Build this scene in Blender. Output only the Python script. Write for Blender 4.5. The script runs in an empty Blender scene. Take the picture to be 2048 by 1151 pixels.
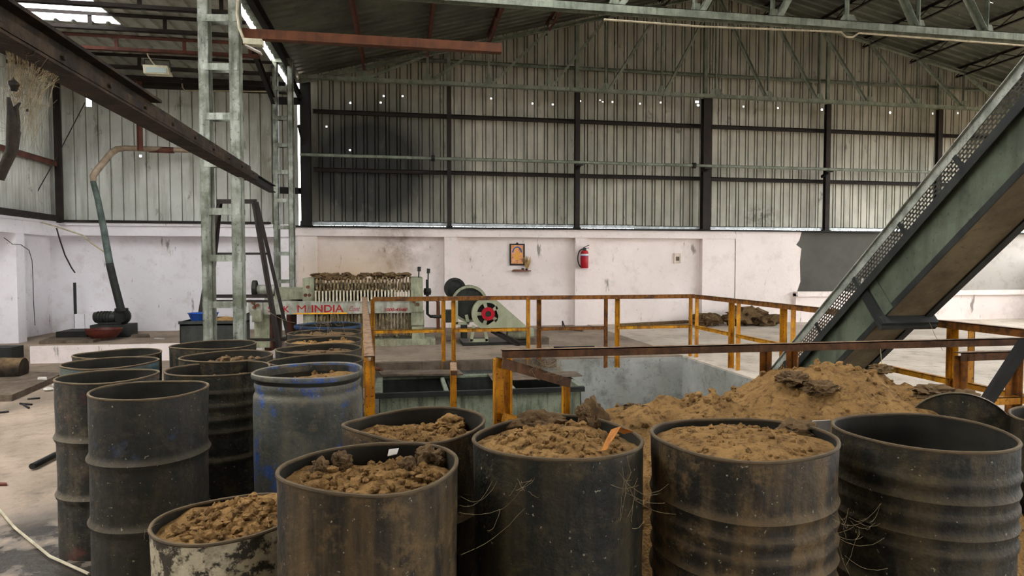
import bpy, bmesh, math, random
from mathutils import Vector, Matrix, noise
random.seed(7)
R = math.radians
sc = bpy.context.scene
# ------------------------------------------------------------------ camera
CAM = Vector((0.0, 0.0, 1.47)); F = 1280.0; YAW = R(9.75); PITCH = R(2.17)
cd = bpy.data.cameras.new('camera'); cd.sensor_width = 36.0; cd.lens = F * 36.0 / 2048.0
cd.clip_start = 0.02; cd.clip_end = 400
cam = bpy.data.objects.new('camera', cd); sc.collection.objects.link(cam)
cam.location = CAM; cam.rotation_euler = (R(90) - PITCH, 0, -YAW)
sc.camera = cam
# ------------------------------------------------------------------ sky, exposure
w = bpy.data.worlds.new('sky'); sc.world = w; w.use_nodes = True
bg = w.node_tree.nodes['Background']; bg.inputs[0].default_value = (0.97, 0.98, 1.0, 1); bg.inputs[1].default_value = 11.5
vs = sc.view_settings; vs.view_transform = 'Standard'; vs.look = 'None'; vs.gamma = 1.0; vs.exposure = -0.13
vs.use_curve_mapping = False
sc.cycles.max_bounces = 8; sc.cycles.diffuse_bounces = 5; sc.cycles.glossy_bounces = 3; sc.cycles.transparent_max_bounces = 8
sc.cycles.use_denoising = True; sc.cycles.sample_clamp_indirect = 8.0
COL = sc.collection
# ------------------------------------------------------------------ pixel -> place helpers (2048 x 1151 frame)
_rot = cam.rotation_euler.to_matrix()
def ray(px, py): return _rot @ Vector(((px - 1024.0) / F, -(py - 575.5) / F, -1.0))
def atY(px, py, Y): d = ray(px, py); return CAM + d * ((Y - CAM.y) / d.y)
def atZ(px, py, z): d = ray(px, py); return CAM + d * ((z - CAM.z) / d.z)
def atX(px, py, x): d = ray(px, py); return CAM + d * ((x - CAM.x) / d.x)
def atD(px, py, D): return CAM + ray(px, py) * D
def V(*a): return Vector(a)
# ------------------------------------------------------------------ materials
def lin(c):
    f = lambda v: (v / 255.0) / 12.92 if v <= 10 else ((v / 255.0 + 0.055) / 1.055) ** 2.4
    return (f(c[0]), f(c[1]), f(c[2]), 1.0)
class NT:
    def __init__(s, name):
        s.m = bpy.data.materials.new(name); s.m.use_nodes = True
        s.t = s.m.node_tree; s.n = s.t.nodes; s.b = s.n['Principled BSDF']
    def new(s, kind, **kw):
        n = s.n.new(kind)
        for k, v in kw.items(): setattr(n, k, v)
        return n
    def link(s, a, b): s.t.links.new(a, b)
    def coord(s, scale=(1, 1, 1), world=False, rnd=False):
        if world:
            c = s.new('ShaderNodeNewGeometry').outputs['Position']
        else:
            c = s.new('ShaderNodeTexCoord').outputs['Object']
        if rnd:
            oi = s.new('ShaderNodeObjectInfo'); mu = s.new('ShaderNodeMath', operation='MULTIPLY'); mu.inputs[1].default_value = 37.0
            s.link(oi.outputs['Random'], mu.inputs[0])
            ad = s.new('ShaderNodeVectorMath', operation='ADD'); s.link(c, ad.inputs[0]); s.link(mu.outputs[0], ad.inputs[1]); c = ad.outputs[0]
        mp = s.new('ShaderNodeMapping'); mp.inputs['Scale'].default_value = scale; s.link(c, mp.inputs['Vector'])
        return mp.outputs[0]
    def noise(s, vec, scale, detail=6, rough=0.6, lo=0.4, hi=0.6, dist=0.0):
        n = s.new('ShaderNodeTexNoise'); n.inputs['Scale'].default_value = scale; n.inputs['Detail'].default_value = detail
        n.inputs['Roughness'].default_value = rough; n.inputs['Distortion'].default_value = dist
        s.link(vec, n.inputs['Vector'])
        mr = s.new('ShaderNodeMapRange'); mr.clamp = True; mr.inputs[1].default_value = lo; mr.inputs[2].default_value = hi
        s.link(n.outputs['Fac'], mr.inputs[0])
        return mr.outputs[0]
    def mix(s, fac, a, b):
        n = s.new('ShaderNodeMix', data_type='RGBA')
        for i, v in ((0, fac), (6, a), (7, b)):
            if hasattr(v, 'links'): s.link(v, n.inputs[i])
            else: n.inputs[i].default_value = v
        return n.outputs[2]
    def mul(s, a, b, op='MULTIPLY'):
        n = s.new('ShaderNodeMath', operation=op)
        for i, v in ((0, a), (1, b)):
            if hasattr(v, 'links'): s.link(v, n.inputs[i])
            else: n.inputs[i].default_value = v
        return n.outputs[0]
    def bump(s, h, strength, dist=0.01):
        n = s.new('ShaderNodeBump'); n.inputs['Strength'].default_value = strength; n.inputs['Distance'].default_value = dist
        s.link(h, n.inputs['Height']); s.link(n.outputs[0], s.b.inputs['Normal'])
    def done(s, col, rough=0.8, metal=0.0, spec=0.3):
        if hasattr(col, 'links'): s.link(col, s.b.inputs['Base Color'])
        else: s.b.inputs['Base Color'].default_value = col
        if hasattr(rough, 'links'): s.link(rough, s.b.inputs['Roughness'])
        else: s.b.inputs['Roughness'].default_value = rough
        s.b.inputs['Metallic'].default_value = metal; s.b.inputs['Specular IOR Level'].default_value = spec
        return s.m
    def up(s, lo=0.2, hi=0.9):
        g = s.new('ShaderNodeNewGeometry'); sp = s.new('ShaderNodeSeparateXYZ'); s.link(g.outputs['Normal'], sp.inputs[0])
        mr = s.new('ShaderNodeMapRange'); mr.clamp = True; mr.inputs[1].default_value = lo; mr.inputs[2].default_value = hi
        s.link(sp.outputs['Z'], mr.inputs[0]); return mr.outputs[0]
    def blob(s, c, rad, soft=1.0):
        """1 at world point c, 0 beyond rad (a stain with its own place)"""
        g = s.new('ShaderNodeNewGeometry')
        d = s.new('ShaderNodeVectorMath', operation='SUBTRACT'); s.link(g.outputs['Position'], d.inputs[0]); d.inputs[1].default_value = c
        m = s.new('ShaderNodeVectorMath', operation='MULTIPLY'); s.link(d.outputs[0], m.inputs[0]); m.inputs[1].default_value = [1.0 / q for q in rad]
        l = s.new('ShaderNodeVectorMath', operation='LENGTH'); s.link(m.outputs[0], l.inputs[0])
        mr = s.new('ShaderNodeMapRange'); mr.clamp = True; mr.inputs[1].default_value = 1.0; mr.inputs[2].default_value = 1.0 - soft
        s.link(l.outputs['Value'], mr.inputs[0]); return mr.outputs[0]

def grime(name, base, alt, dirt, scale=6, streak=0.5, speck=0.4, rough=0.75, metal=0.0, bump=0.3, world=False, dust=None, dusta=0.6, spec=0.3, lo=.4, hi=.6, rnd=False):
    t = NT(name); c = t.coord(world=world, rnd=rnd)
    col = t.mix(t.noise(c, scale, lo=lo, hi=hi), lin(base), lin(alt))
    cs = t.coord((1, 1, .12), world=world, rnd=rnd)
    st = t.noise(cs, scale * 3.2, lo=.48, hi=.72)
    col = t.mix(t.mul(st, streak), col, lin(dirt))
    sp = t.noise(c, scale * 9, detail=3, lo=.6, hi=.7)
    col = t.mix(t.mul(sp, speck), col, lin(dirt))
    if dust:
        col = t.mix(t.mul(t.mul(t.up(), t.noise(c, scale * 2, lo=.3, hi=.6)), dusta), col, lin(dust))
    t.bump(t.noise(c, scale * 5, lo=0, hi=1), bump, 0.006)
    return t.done(col, rough, metal, spec)
M = {}
M['steel_green'] = grime('weathered_green_steel', (134, 141, 124), (106, 113, 98), (44, 44, 36), 5, .55, .4, .6)
M['galv'] = grime('galvanised_steel', (158, 162, 150), (104, 108, 92), (40, 40, 32), 5, .8, .7, .5, .2)
M['dark_steel'] = grime('dark_red_oxide_steel', (46, 37, 32), (33, 28, 25), (20, 17, 15), 6, .4, .3, .75)
M['redoxide'] = grime('red_oxide_primer', (104, 62, 50), (80, 48, 40), (42, 29, 25), 5, .4, .3, .75)
M['rust_beam'] = grime('orange_rust_tube', (106, 62, 38), (84, 50, 31), (48, 31, 21), 8, .45, .4, .8)
M['brown_beam'] = grime('dusty_brown_beam', (62, 49, 35), (34, 28, 22), (20, 16, 13), 7, .5, .8, .95, bump=1.0, dust=(122, 100, 70), dusta=.95)
M['black_steel'] = grime('sooty_black_steel', (34, 33, 30), (24, 23, 21), (14, 13, 12), 6, .4, .3, .7)
M['yellow'] = grime('chipped_yellow_paint', (206, 144, 20), (170, 110, 20), (56, 34, 20), 8, .9, .9, .6)
M['rustyellow'] = grime('rusted_yellow_paint', (150, 94, 28), (84, 52, 28), (40, 27, 19), 10, .7, .8, .8, dust=(150, 116, 92), dusta=.8, lo=.38, hi=.62)
M['rustrail'] = grime('dust_covered_rust', (92, 62, 38), (66, 45, 30), (38, 27, 20), 11, .5, .6, .9, dust=(156, 128, 100), dusta=.85)
M['machine'] = grime('pale_green_machine_paint', (158, 158, 132), (130, 132, 108), (66, 60, 44), 7, .5, .5, .55)
M['machine_white'] = grime('chalky_white_machine_paint', (176, 176, 164), (140, 140, 124), (76, 72, 56), 6, .5, .4, .55)
M['guard'] = grime('sage_green_guard_paint', (160, 162, 134), (148, 150, 124), (100, 98, 78), 5, .3, .2, .5)
M['black_rubber'] = grime('greasy_black_iron', (38, 40, 34), (28, 29, 25), (16, 16, 14), 9, .3, .3, .55, dust=(86, 84, 68), dusta=.5)
M['red'] = grime('red_enamel', (176, 14, 34), (150, 12, 28), (84, 10, 18), 9, .2, .2, .4)
M['pipe_pvc'] = grime('dirty_pvc', (168, 150, 128), (140, 122, 100), (88, 72, 56), 7, .3, .3, .55)
M['pipe_green'] = grime('grey_green_hose', (98, 112, 104), (66, 76, 70), (32, 36, 32), 3, .5, .3, .6)
M['wood'] = grime('grey_weathered_wood', (110, 96, 80), (84, 72, 60), (46, 38, 32), 7, .4, .4, .9)
M['blue_lip'] = grime('grimy_blue_lip', (26, 58, 96), (30, 40, 52), (30, 30, 28), 8, .4, .5, .6)
M['blue'] = grime('blue_plastic', (28, 70, 142), (22, 56, 118), (20, 34, 60), 8, .3, .3, .5)
M['bowl'] = grime('terracotta_enamel', (102, 46, 34), (84, 38, 28), (44, 24, 18), 8, .3, .3, .5)
M['black_tank'] = grime('sooty_tank_plate', (52, 54, 50), (38, 40, 37), (20, 20, 18), 5, .5, .5, .7)
M['pale'] = grime('pale_scrap', (206, 200, 190), (180, 172, 160), (110, 100, 90), 10, .3, .3, .8)
M['cable'] = grime('dusty_cable', (186, 176, 150), (160, 150, 126), (110, 100, 80), 8, .2, .2, .7)
M['darkcable'] = grime('dark_cable', (58, 52, 44), (44, 40, 34), (28, 24, 20), 8, .2, .2, .8)
M['web'] = grime('dusty_cobweb', (150, 136, 106), (112, 98, 72), (104, 92, 70), 20, .2, .2, .95)
M['webmass'] = grime('dusty_cobweb_clump', (62, 54, 45), (40, 35, 30), (34, 30, 26), 14, .3, .6, .95, bump=1.0)
M['brush'] = grime('straw_bristle', (198, 168, 112), (176, 144, 92), (120, 92, 60), 30, .4, .2, .9)
M['shelfred'] = grime('brown_painted_shelf', (128, 80, 62), (104, 64, 50), (60, 40, 34), 9, .2, .2, .7)
M['lamp'] = grime('cream_lamp_casing', (204, 200, 172), (184, 178, 150), (120, 112, 90), 9, .3, .3, .6)
M['tank_green'] = grime('mouldy_green_tank_paint', (148, 152, 130), (124, 130, 108), (52, 56, 42), 6, .95, .7, .7)
M['flash'] = grime('bright_zinc_flashing', (196, 204, 206), (160, 168, 168), (90, 94, 90), 9, .4, .5, .4, .3)
M['conveyor'] = grime('grey_green_conveyor_paint', (104, 112, 94), (84, 92, 76), (42, 42, 34), 4, .45, .5, .55)
M['conveyor_under'] = grime('bounce_lit_conveyor_floor_plate', (112, 100, 76), (92, 82, 62), (50, 42, 30), 4, .4, .4, .8)  # brown of floor-bounced light put into the underside colour
M['conveyor_dark'] = grime('dark_conveyor_angle', (48, 50, 46), (36, 38, 35), (22, 22, 20), 6, .4, .4, .65)
M['perf'] = grime('perforated_guard_sheet', (64, 62, 52), (48, 47, 40), (28, 26, 22), 9, .4, .5, .7)
M['zincflange'] = grime('spotted_zinc_flange', (184, 186, 174), (146, 150, 138), (40, 40, 34), 12, .3, .9, .5)

def soilmat():
    t = NT('dry_press_mud'); c = t.coord(world=True)
    col = t.mix(t.noise(c, 5, lo=.38, hi=.62), lin((164, 127, 79)), lin((132, 101, 62)))
    col = t.mix(t.mul(t.noise(c, 34, lo=.5, hi=.68), .8), col, lin((72, 54, 32)))
    col = t.mix(t.mul(t.noise(c, 150, detail=2, lo=.6, hi=.7), .5), col, lin((168, 136, 92)))
    t.bump(t.noise(c, 90, detail=5, lo=.2, hi=.8), 0.9, 0.012)
    return t.done(col, .97, 0, .1)
M['soil'] = soilmat()
M['soil_dark'] = grime('dark_press_mud', (106, 83, 54), (78, 60, 38), (46, 36, 24), 22, .2, .6, .98, bump=1.0, world=True, dust=(112, 88, 58), dusta=.5)

def drummat(name, base, alt, dust, streak, patch=None, plo=.55, phi=.62, pscale=5, patch2=None, dusta=.55, rough=.62):
    t = NT(name); c = t.coord(rnd=True)
    col = t.mix(t.noise(c, 4, lo=.35, hi=.65), lin(base), lin(alt))
    if patch:
        col = t.mix(t.noise(c, pscale, detail=8, rough=.7, lo=plo, hi=phi), col, lin(patch))
    if patch2:
        col = t.mix(t.noise(t.coord((1, 1, .7), rnd=True), pscale * .7 + 1.3, detail=7, rough=.65, lo=.54, hi=.6), col, lin(patch2))
    cs = t.coord((1, 1, .1), rnd=True)
    col = t.mix(t.mul(t.noise(cs, 14, lo=.45, hi=.75), streak), col, lin(dust))
    col = t.mix(t.mul(t.noise(c, 11, detail=8, rough=.75, lo=.5, hi=.66), dusta), col, lin(dust))
    col = t.mix(t.mul(t.up(.08, .6), .75), col, lin(dust))
    col = t.mix(t.mul(t.noise(c, 55, detail=3, lo=.68, hi=.71), .8), col, lin((150, 144, 124)))
    t.bump(t.noise(c, 26, detail=7, lo=.2, hi=.8), .55, .01)
    return t.done(col, rough, 0, .35)
M['drum'] = drummat('grimy_black_drum', (28, 28, 21), (14, 15, 12), (90, 76, 48), .5, dusta=.55)
M['drum_dust'] = drummat('dusty_brown_drum', (40, 34, 23), (22, 20, 15), (112, 90, 56), .75, dusta=.75)
M['drum_blueblk'] = drummat('black_drum_with_blue_flecks', (34, 34, 29), (23, 24, 21), (78, 68, 48), .35, (40, 56, 84), .6, .68, 4)
M['drum_red'] = drummat('black_drum_with_red_flecks', (44, 44, 38), (32, 33, 29), (104, 92, 72), .5, (92, 46, 42), .56, .66, 4)
M['drum_teal'] = drummat('worn_teal_drum', (92, 102, 92), (70, 80, 74), (66, 60, 46), .5, (70, 96, 108), .52, .6, 5)
M['drum_white'] = drummat('peeling_white_drum', (196, 186, 160), (160, 148, 120), (62, 52, 38), .35, (46, 42, 33), .48, .54, 15, dusta=.6)
M['drum_plastic'] = drummat('mud_smeared_blue_plastic', (92, 94, 86), (66, 70, 68), (120, 110, 88), .5, (46, 84, 150), .55, .61, 3.4, dusta=.7, rough=.5, patch2=(54, 60, 62))
M['rim'] = grime('rusty_dusty_rim', (84, 70, 50), (56, 47, 35), (32, 27, 20), 12, .2, .4, .8, dust=(124, 104, 74), dusta=.5)
M['drum_in'] = grime('dark_drum_lining', (46, 43, 34), (32, 30, 25), (22, 20, 17), 6, .5, .4, .85, rnd=True)

def wallmat(nm='stained_whitewash', ca=(236, 224, 218), cb=(222, 210, 203)):
    t = NT(nm); c = t.coord(world=True)
    col = t.mix(t.noise(c, .9, lo=.35, hi=.7), lin(ca), lin(cb))
    col = t.mix(t.mul(t.noise(c, 3.5, detail=8, rough=.7, lo=.52, hi=.75), .45), col, lin((176, 164, 148)))
    col = t.mix(t.mul(t.noise(t.coord((1, 1, .25), world=True), 5.5, detail=6, lo=.64, hi=.70), .75), col, lin((98, 90, 78)))
    col = t.mix(t.mul(t.noise(c, 30, detail=3, lo=.68, hi=.72), .7), col, lin((110, 100, 88)))
    # soot and grease cooked onto the plaster above the filter press
    s1 = t.blob(atY(795, 500, 12), (.75, 2, .95), .8)
    s2 = t.blob(atY(700, 560, 12), (1.4, 2, .9), .9)
    n = t.noise(c, 3, detail=8, rough=.7, lo=.3, hi=.7)
    col = t.mix(t.mul(t.mul(s1, n), .95), col, lin((104, 76, 46)))
    col = t.mix(t.mul(s2, .8), col, lin((196, 166, 126)))
    t.bump(t.noise(c, 12, detail=7, lo=.2, hi=.8), .25, .01)
    return t.done(col, .92, 0, .15)
M['white_wall'] = wallmat(); M['bay_wall'] = wallmat('cool_whitewash', (238, 234, 236), (226, 222, 224))
def cladmat():
    t = NT('weathered_cladding_sheet'); c = t.coord(world=True)
    col = t.mix(t.noise(c, 1.2, lo=.35, hi=.65), lin((176, 172, 156)), lin((148, 146, 129)))
    col = t.mix(t.mul(t.noise(t.coord((1, 1, .15), world=True), 7, detail=6, lo=.45, hi=.7), .5), col, lin((98, 98, 84)))
    col = t.mix(t.mul(t.noise(t.coord((1, 1, .45), world=True), 3.4, detail=8, rough=.72, lo=.62, hi=.67), .7), col, lin((62, 62, 52)))
    # black mould and soot where the press fumes rise
    s = t.blob(atY(735, 335, 12), (1.9, 3, 1.75), .55)
    n = t.noise(t.coord((1, 1, .35), world=True), 5, detail=8, rough=.7, lo=.0, hi=.42)
    col = t.mix(t.mul(t.mul(s, n), .97), col, lin((26, 27, 20)))
    s3 = t.blob(atY(1530, 430, 12), (.5, 3, .3), .8)
    col = t.mix(t.mul(t.mul(s3, t.noise(c, 9, detail=6, lo=.45, hi=.6)), .85), col, lin((52, 52, 44)))
    t.bump(t.noise(c, 20, lo=0, hi=1), .1, .004)
    return t.done(col, .5, .15, .4)
M['clad'] = cladmat()
def baymat():
    t = NT('pale_bay_sheet'); c = t.coord(world=True)
    col = t.mix(t.noise(c, 1.3, lo=.35, hi=.65), lin((214, 216, 208)), lin((188, 190, 180)))
    col = t.mix(t.mul(t.noise(t.coord((1, 1, .1), world=True), 8, detail=6, lo=.48, hi=.72), .6), col, lin((126, 122, 100)))
    col = t.mix(t.mul(t.noise(t.coord((1, 1, .5), world=True), 4.4, detail=8, rough=.7, lo=.6, hi=.66), .6), col, lin((110, 106, 92)))
    s = t.blob(atY(570, 330, 12), (1.4, 3, 1.6), .8)
    col = t.mix(t.mul(t.mul(s, t.noise(t.coord((1, 1, .2), world=True), 6, lo=.3, hi=.6)), .7), col, lin((104, 92, 66)))
    return t.done(col, .6, 0, .3)
M['bay'] = baymat()
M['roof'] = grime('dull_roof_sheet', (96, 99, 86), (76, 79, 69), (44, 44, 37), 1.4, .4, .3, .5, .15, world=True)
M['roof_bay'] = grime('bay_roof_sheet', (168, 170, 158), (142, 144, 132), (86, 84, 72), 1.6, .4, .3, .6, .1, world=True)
def floormat(name, a, b, d, wet=False):
    t = NT(name); c = t.coord(world=True)
    col = t.mix(t.noise(c, 1.1, detail=8, lo=.35, hi=.65), lin(a), lin(b))
    col = t.mix(t.mul(t.noise(c, 4.5, detail=8, rough=.7, lo=.5, hi=.68), .6), col, lin(d))
    col = t.mix(t.mul(t.noise(c, 28, detail=4, lo=.62, hi=.7), .5), col, lin((60, 52, 44)))
    r = .9
    if wet:
        n = t.mul(t.blob(atZ(70, 1110, 0), (1.0, .95, 1), .6), t.noise(c, 5, detail=7, lo=.33, hi=.5))
        col = t.mix(t.mul(n, .9), col, lin((34, 33, 30)))
        mr = t.new('ShaderNodeMapRange'); mr.inputs[3].default_value = .9; mr.inputs[4].default_value = .12; t.link(n, mr.inputs[0]); r = mr.outputs[0]
    t.bump(t.noise(c, 16, detail=8, lo=.2, hi=.8), .4, .012)
    return t.done(col, r, 0, .4 if wet else .15)
M['floor'] = floormat('dusty_concrete', (158, 140, 121), (120, 106, 90), (80, 70, 58), True)
M['platform'] = floormat('platform_concrete', (158, 142, 124), (124, 110, 96), (84, 74, 64))
M['pale_floor'] = floormat('pale_platform_concrete', (206, 194, 178), (176, 164, 148), (128, 116, 102))
M['pit'] = floormat('pit_concrete', (176, 176, 170), (140, 140, 132), (86, 86, 78))
M['earth'] = floormat('outside_earth', (150, 130, 106), (120, 104, 84), (90, 78, 62))
def cementmat():
    t = NT('bare_dark_cement'); c = t.coord(world=True)
    g = t.new('ShaderNodeNewGeometry'); sp = t.new('ShaderNodeSeparateXYZ'); t.link(g.outputs['Position'], sp.inputs[0])
    mr = t.new('ShaderNodeMapRange'); mr.clamp = True; mr.inputs[1].default_value = 9.8; mr.inputs[2].default_value = 11.6
    t.link(sp.outputs['X'], mr.inputs[0])
    f = t.mul(mr.outputs[0], t.mul(t.noise(c, 1.2, detail=8, lo=.2, hi=.8), .25), 'ADD')
    col = t.mix(f, lin((60, 60, 54)), lin((164, 158, 150)))     # near-black at the left end, grading to lighter grey along X
    col = t.mix(t.mul(t.noise(c, 4, detail=8, rough=.7, lo=.5, hi=.7), .4), col, lin((92, 90, 82)))
    return t.done(col, .9, 0, .15)
M['cement'] = cementmat()
def printmat():
    t = NT('colourful_print'); c = t.coord()
    n = t.new('ShaderNodeTexNoise'); n.inputs['Scale'].default_value = 14; n.inputs['Detail'].default_value = 2; t.link(c, n.inputs['Vector'])
    cr = t.new('ShaderNodeValToRGB'); t.link(n.outputs['Fac'], cr.inputs[0]); e = cr.color_ramp
    e.elements[0].position = .3; e.elements[0].color = lin((70, 92, 150)); e.elements[1].position = .72; e.elements[1].color = lin((240, 208, 150))
    for p, k in ((.42, (206, 120, 70)), (.52, (232, 170, 60)), (.6, (214, 120, 110))):
        q = e.elements.new(p); q.color = lin(k)
    return t.done(cr.outputs[0], .35, 0, .5)
M['print'] = printmat()
def flat(name, c, rough=.7): return NT(name).done(lin(c), rough)
M['ink_red'] = flat('red_lettering', (150, 24, 24)); M['ink_shadow'] = flat('faded_maroon_lettering', (150, 72, 74))
M['ink_yellow'] = flat('yellow_letter_shadow', (226, 166, 40)); M['label_white'] = flat('white_label', (214, 210, 214))
M['frame'] = flat('black_frame', (30, 26, 24), .5); M['leaf'] = grime('dry_leaf', (186, 120, 46), (140, 84, 40), (90, 50, 30), 30, .3, .3, .7)
def panemat():
    t = NT('translucent_roof_pane'); tr = t.new('ShaderNodeBsdfTransparent'); tl = t.new('ShaderNodeBsdfTranslucent'); mx = t.new('ShaderNodeMixShader')
    mx.inputs[0].default_value = .3; t.link(tr.outputs[0], mx.inputs[1]); t.link(tl.outputs[0], mx.inputs[2])
    t.link(mx.outputs[0], t.n['Material Output'].inputs[0]); return t.m
M['pane'] = panemat()
# ------------------------------------------------------------------ mesh building
class MB:
    def __init__(s): s.v = []; s.f = []
    def add(s, vs, fs):
        o = len(s.v); s.v += [Vector(p) for p in vs]; s.f += [tuple(i + o for i in f) for f in fs]; return s
    def box(s, a, b):
        x0, y0, z0 = a; x1, y1, z1 = b
        return s.add([(x0, y0, z0), (x1, y0, z0), (x1, y1, z0), (x0, y1, z0), (x0, y0, z1), (x1, y0, z1), (x1, y1, z1), (x0, y1, z1)],
                     [(0, 3, 2, 1), (4, 5, 6, 7), (0, 1, 5, 4), (1, 2, 6, 5), (2, 3, 7, 6), (3, 0, 4, 7)])
    def bar(s, p, q, wx, wz, up=(0, 0, 1), off=(0, 0)):
        p = Vector(p); q = Vector(q); d = (q - p).normalized(); u = Vector(up)
        if abs(d.dot(u.normalized())) > .98: u = Vector((0, 1, 0))
        a = d.cross(u).normalized(); b = a.cross(d).normalized(); sh = a * off[0] + b * off[1]
        c = [(-1, -1), (1, -1), (1, 1), (-1, 1)]
        vs = [p + sh + a * (i * wx / 2) + b * (j * wz / 2) for i, j in c] + [q + sh + a * (i * wx / 2) + b * (j * wz / 2) for i, j in c]
        return s.add(vs, [(0, 1, 2, 3), (7, 6, 5, 4), (0, 4, 5, 1), (1, 5, 6, 2), (2, 6, 7, 3), (3, 7, 4, 0)])
    def angle(s, p, q, wd, t, up=(0, 0, 1), sx=1, sz=1):
        s.bar(p, q, t, wd, up, (sx * (wd - t) / 2, 0)); return s.bar(p, q, wd, t, up, (0, sz * (wd - t) / 2))
    def chan(s, p, q, wd, h, t, up=(0, 0, 1), sx=1):
        s.bar(p, q, t, h, up, (-sx * (wd - t) / 2, 0)); s.bar(p, q, wd, t, up, (0, (h - t) / 2)); return s.bar(p, q, wd, t, up, (0, -(h - t) / 2))
    def ibeam(s, p, q, wd, h, t, up=(0, 0, 1)):
        s.bar(p, q, t, h - 2 * t, up); s.bar(p, q, wd, t, up, (0, (h - t) / 2)); return s.bar(p, q, wd, t, up, (0, -(h - t) / 2))
    def tube(s, pts, r, n=10, cap=True):
        pts = [Vector(p) for p in pts]; rs = r if isinstance(r, (list, tuple)) else [r] * len(pts); o = len(s.v); prev = None
        for i, p in enumerate(pts):
            d = (pts[min(i + 1, len(pts) - 1)] - pts[max(i - 1, 0)]).normalized()
            if prev is None:
                u = Vector((0, 0, 1)) if abs(d.z) < .9 else Vector((1, 0, 0))
                a = d.cross(u).normalized()
            else:
                a = (prev - d * prev.dot(d)).normalized()
            prev = a; b = d.cross(a)
            for k in range(n):
                t = 2 * math.pi * k / n; s.v.append(p + (a * math.cos(t) + b * math.sin(t)) * rs[i])
        for i in range(len(pts) - 1):
            for k in range(n):
                s.f.append((o + i * n + k, o + i * n + (k + 1) % n, o + (i + 1) * n + (k + 1) % n, o + (i + 1) * n + k))
        if cap:
            s.f.append(tuple(o + k for k in range(n - 1, -1, -1))); s.f.append(tuple(o + (len(pts) - 1) * n + k for k in range(n)))
        return s
    def lathe(s, prof, n=32, c=(0, 0, 0), axis='z', cap=True):
        o = len(s.v); c = Vector(c)
        for r, h in prof:
            for k in range(n):
                t = 2 * math.pi * k / n; x, y = r * math.cos(t), r * math.sin(t)
                s.v.append(c + (Vector((x, y, h)) if axis == 'z' else Vector((x, h, y)) if axis == 'y' else Vector((h, x, y))))
        m = len(prof)
        for i in range(m - 1):
            for k in range(n):
                q = (o + i * n + k, o + i * n + (k + 1) % n, o + (i + 1) * n + (k + 1) % n, o + (i + 1) * n + k)
                s.f.append(q[::-1] if axis == 'y' else q)
        for i in (0, m - 1):
            if prof[i][0] > 1e-4 and cap:
                s.f.append(tuple(o + i * n + k for k in range(n)))
        return s
    def prism(s, poly, a, b):
        """poly: list of points; extruded from offset a to offset b (vectors)"""
        n = len(poly); a = Vector(a); b = Vector(b)
        vs = [Vector(p) + a for p in poly] + [Vector(p) + b for p in poly]
        return s.add(vs, [tuple(range(n - 1, -1, -1)), tuple(range(n, 2 * n))] + [(i, (i + 1) % n, n + (i + 1) % n, n + i) for i in range(n)])
    def lump(s, c, r, seed=0, amp=.35, sub=2, sq=(1, 1, 1)):
        bm = bmesh.new(); bmesh.ops.create_icosphere(bm, subdivisions=sub, radius=1.0); o = len(s.v); c = Vector(c)
        for v in bm.verts:
            d = v.co.normalized(); k = 1 + amp * (noise.noise(d * 1.7 + Vector((seed * 3.1, seed, 0))) * 1.2 + .6 * noise.noise(d * 4.3 + Vector((0, seed * 2.3, 5))) + (.45 * noise.noise(d * 9.7 + Vector((seed, 3, 5))) if sub > 2 else 0))
            s.v.append(c + Vector((d.x * sq[0], d.y * sq[1], d.z * sq[2])) * (r * k))
        for f in bm.faces: s.f.append(tuple(o + v.index for v in f.verts))
        bm.free(); return s
    def mesh(s, name, mat, off=None, smooth=False, fix=True):
        me = bpy.data.meshes.new(name)
        me.from_pydata([tuple(p - off) if off is not None else tuple(p) for p in s.v], [], s.f); me.materials.append(mat)
        if fix:
            bm = bmesh.new(); bm.from_mesh(me); bmesh.ops.recalc_face_normals(bm, faces=bm.faces); bm.to_mesh(me); bm.free()
        if smooth:
            me.polygons.foreach_set('use_smooth', [True] * len(me.polygons))
            me.set_sharp_from_angle(angle=R(40))
        me.update(); return me
def tag(o, label=None, cat=None, group=None, kind=None):
    for k, v in (('label', label), ('category', cat), ('group', group), ('kind', kind)):
        if v: o[k] = v
    return o
def obj(name, mb, mat, parent=None, smooth=False, fix=True, label=None):
    """mesh given in world coordinates; the object's origin is its parent's, or the bottom centre of its own bounds"""
    m = M[mat] if isinstance(mat, str) else mat
    if parent is not None: off = Vector(parent['_o'])
    else:
        xs = [p.x for p in mb.v]; ys = [p.y for p in mb.v]; zs = [p.z for p in mb.v]
        off = Vector(((min(xs) + max(xs)) / 2, (min(ys) + max(ys)) / 2, min(zs)))
    o = bpy.data.objects.new(name, mb.mesh(name, m, off, smooth, fix)); COL.objects.link(o); o['_o'] = tuple(off)
    if parent is not None: o.parent = parent
    else: o.location = off
    if label: o['label'] = label
    return o
def thing(name, loc, label, cat, group=None, kind=None):
    o = bpy.data.objects.new(name, None); COL.objects.link(o); o.location = loc; o['_o'] = tuple(loc); o.empty_display_size = .1
    return tag(o, label, cat, group, kind)
def one(name, mb, mat, label, cat, group=None, kind=None, smooth=False, fix=True):
    return tag(obj(name, mb, mat, None, smooth, fix), label, cat, group, kind)
def struct(name, mb, mat, parent=None, label=None, smooth=False):
    o = obj(name, mb, mat, parent, smooth)
    if parent is None: o['kind'] = 'structure'
    if label: o['label'] = label
    return o
def quadbar(*a): return MB().bar(*a)
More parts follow.
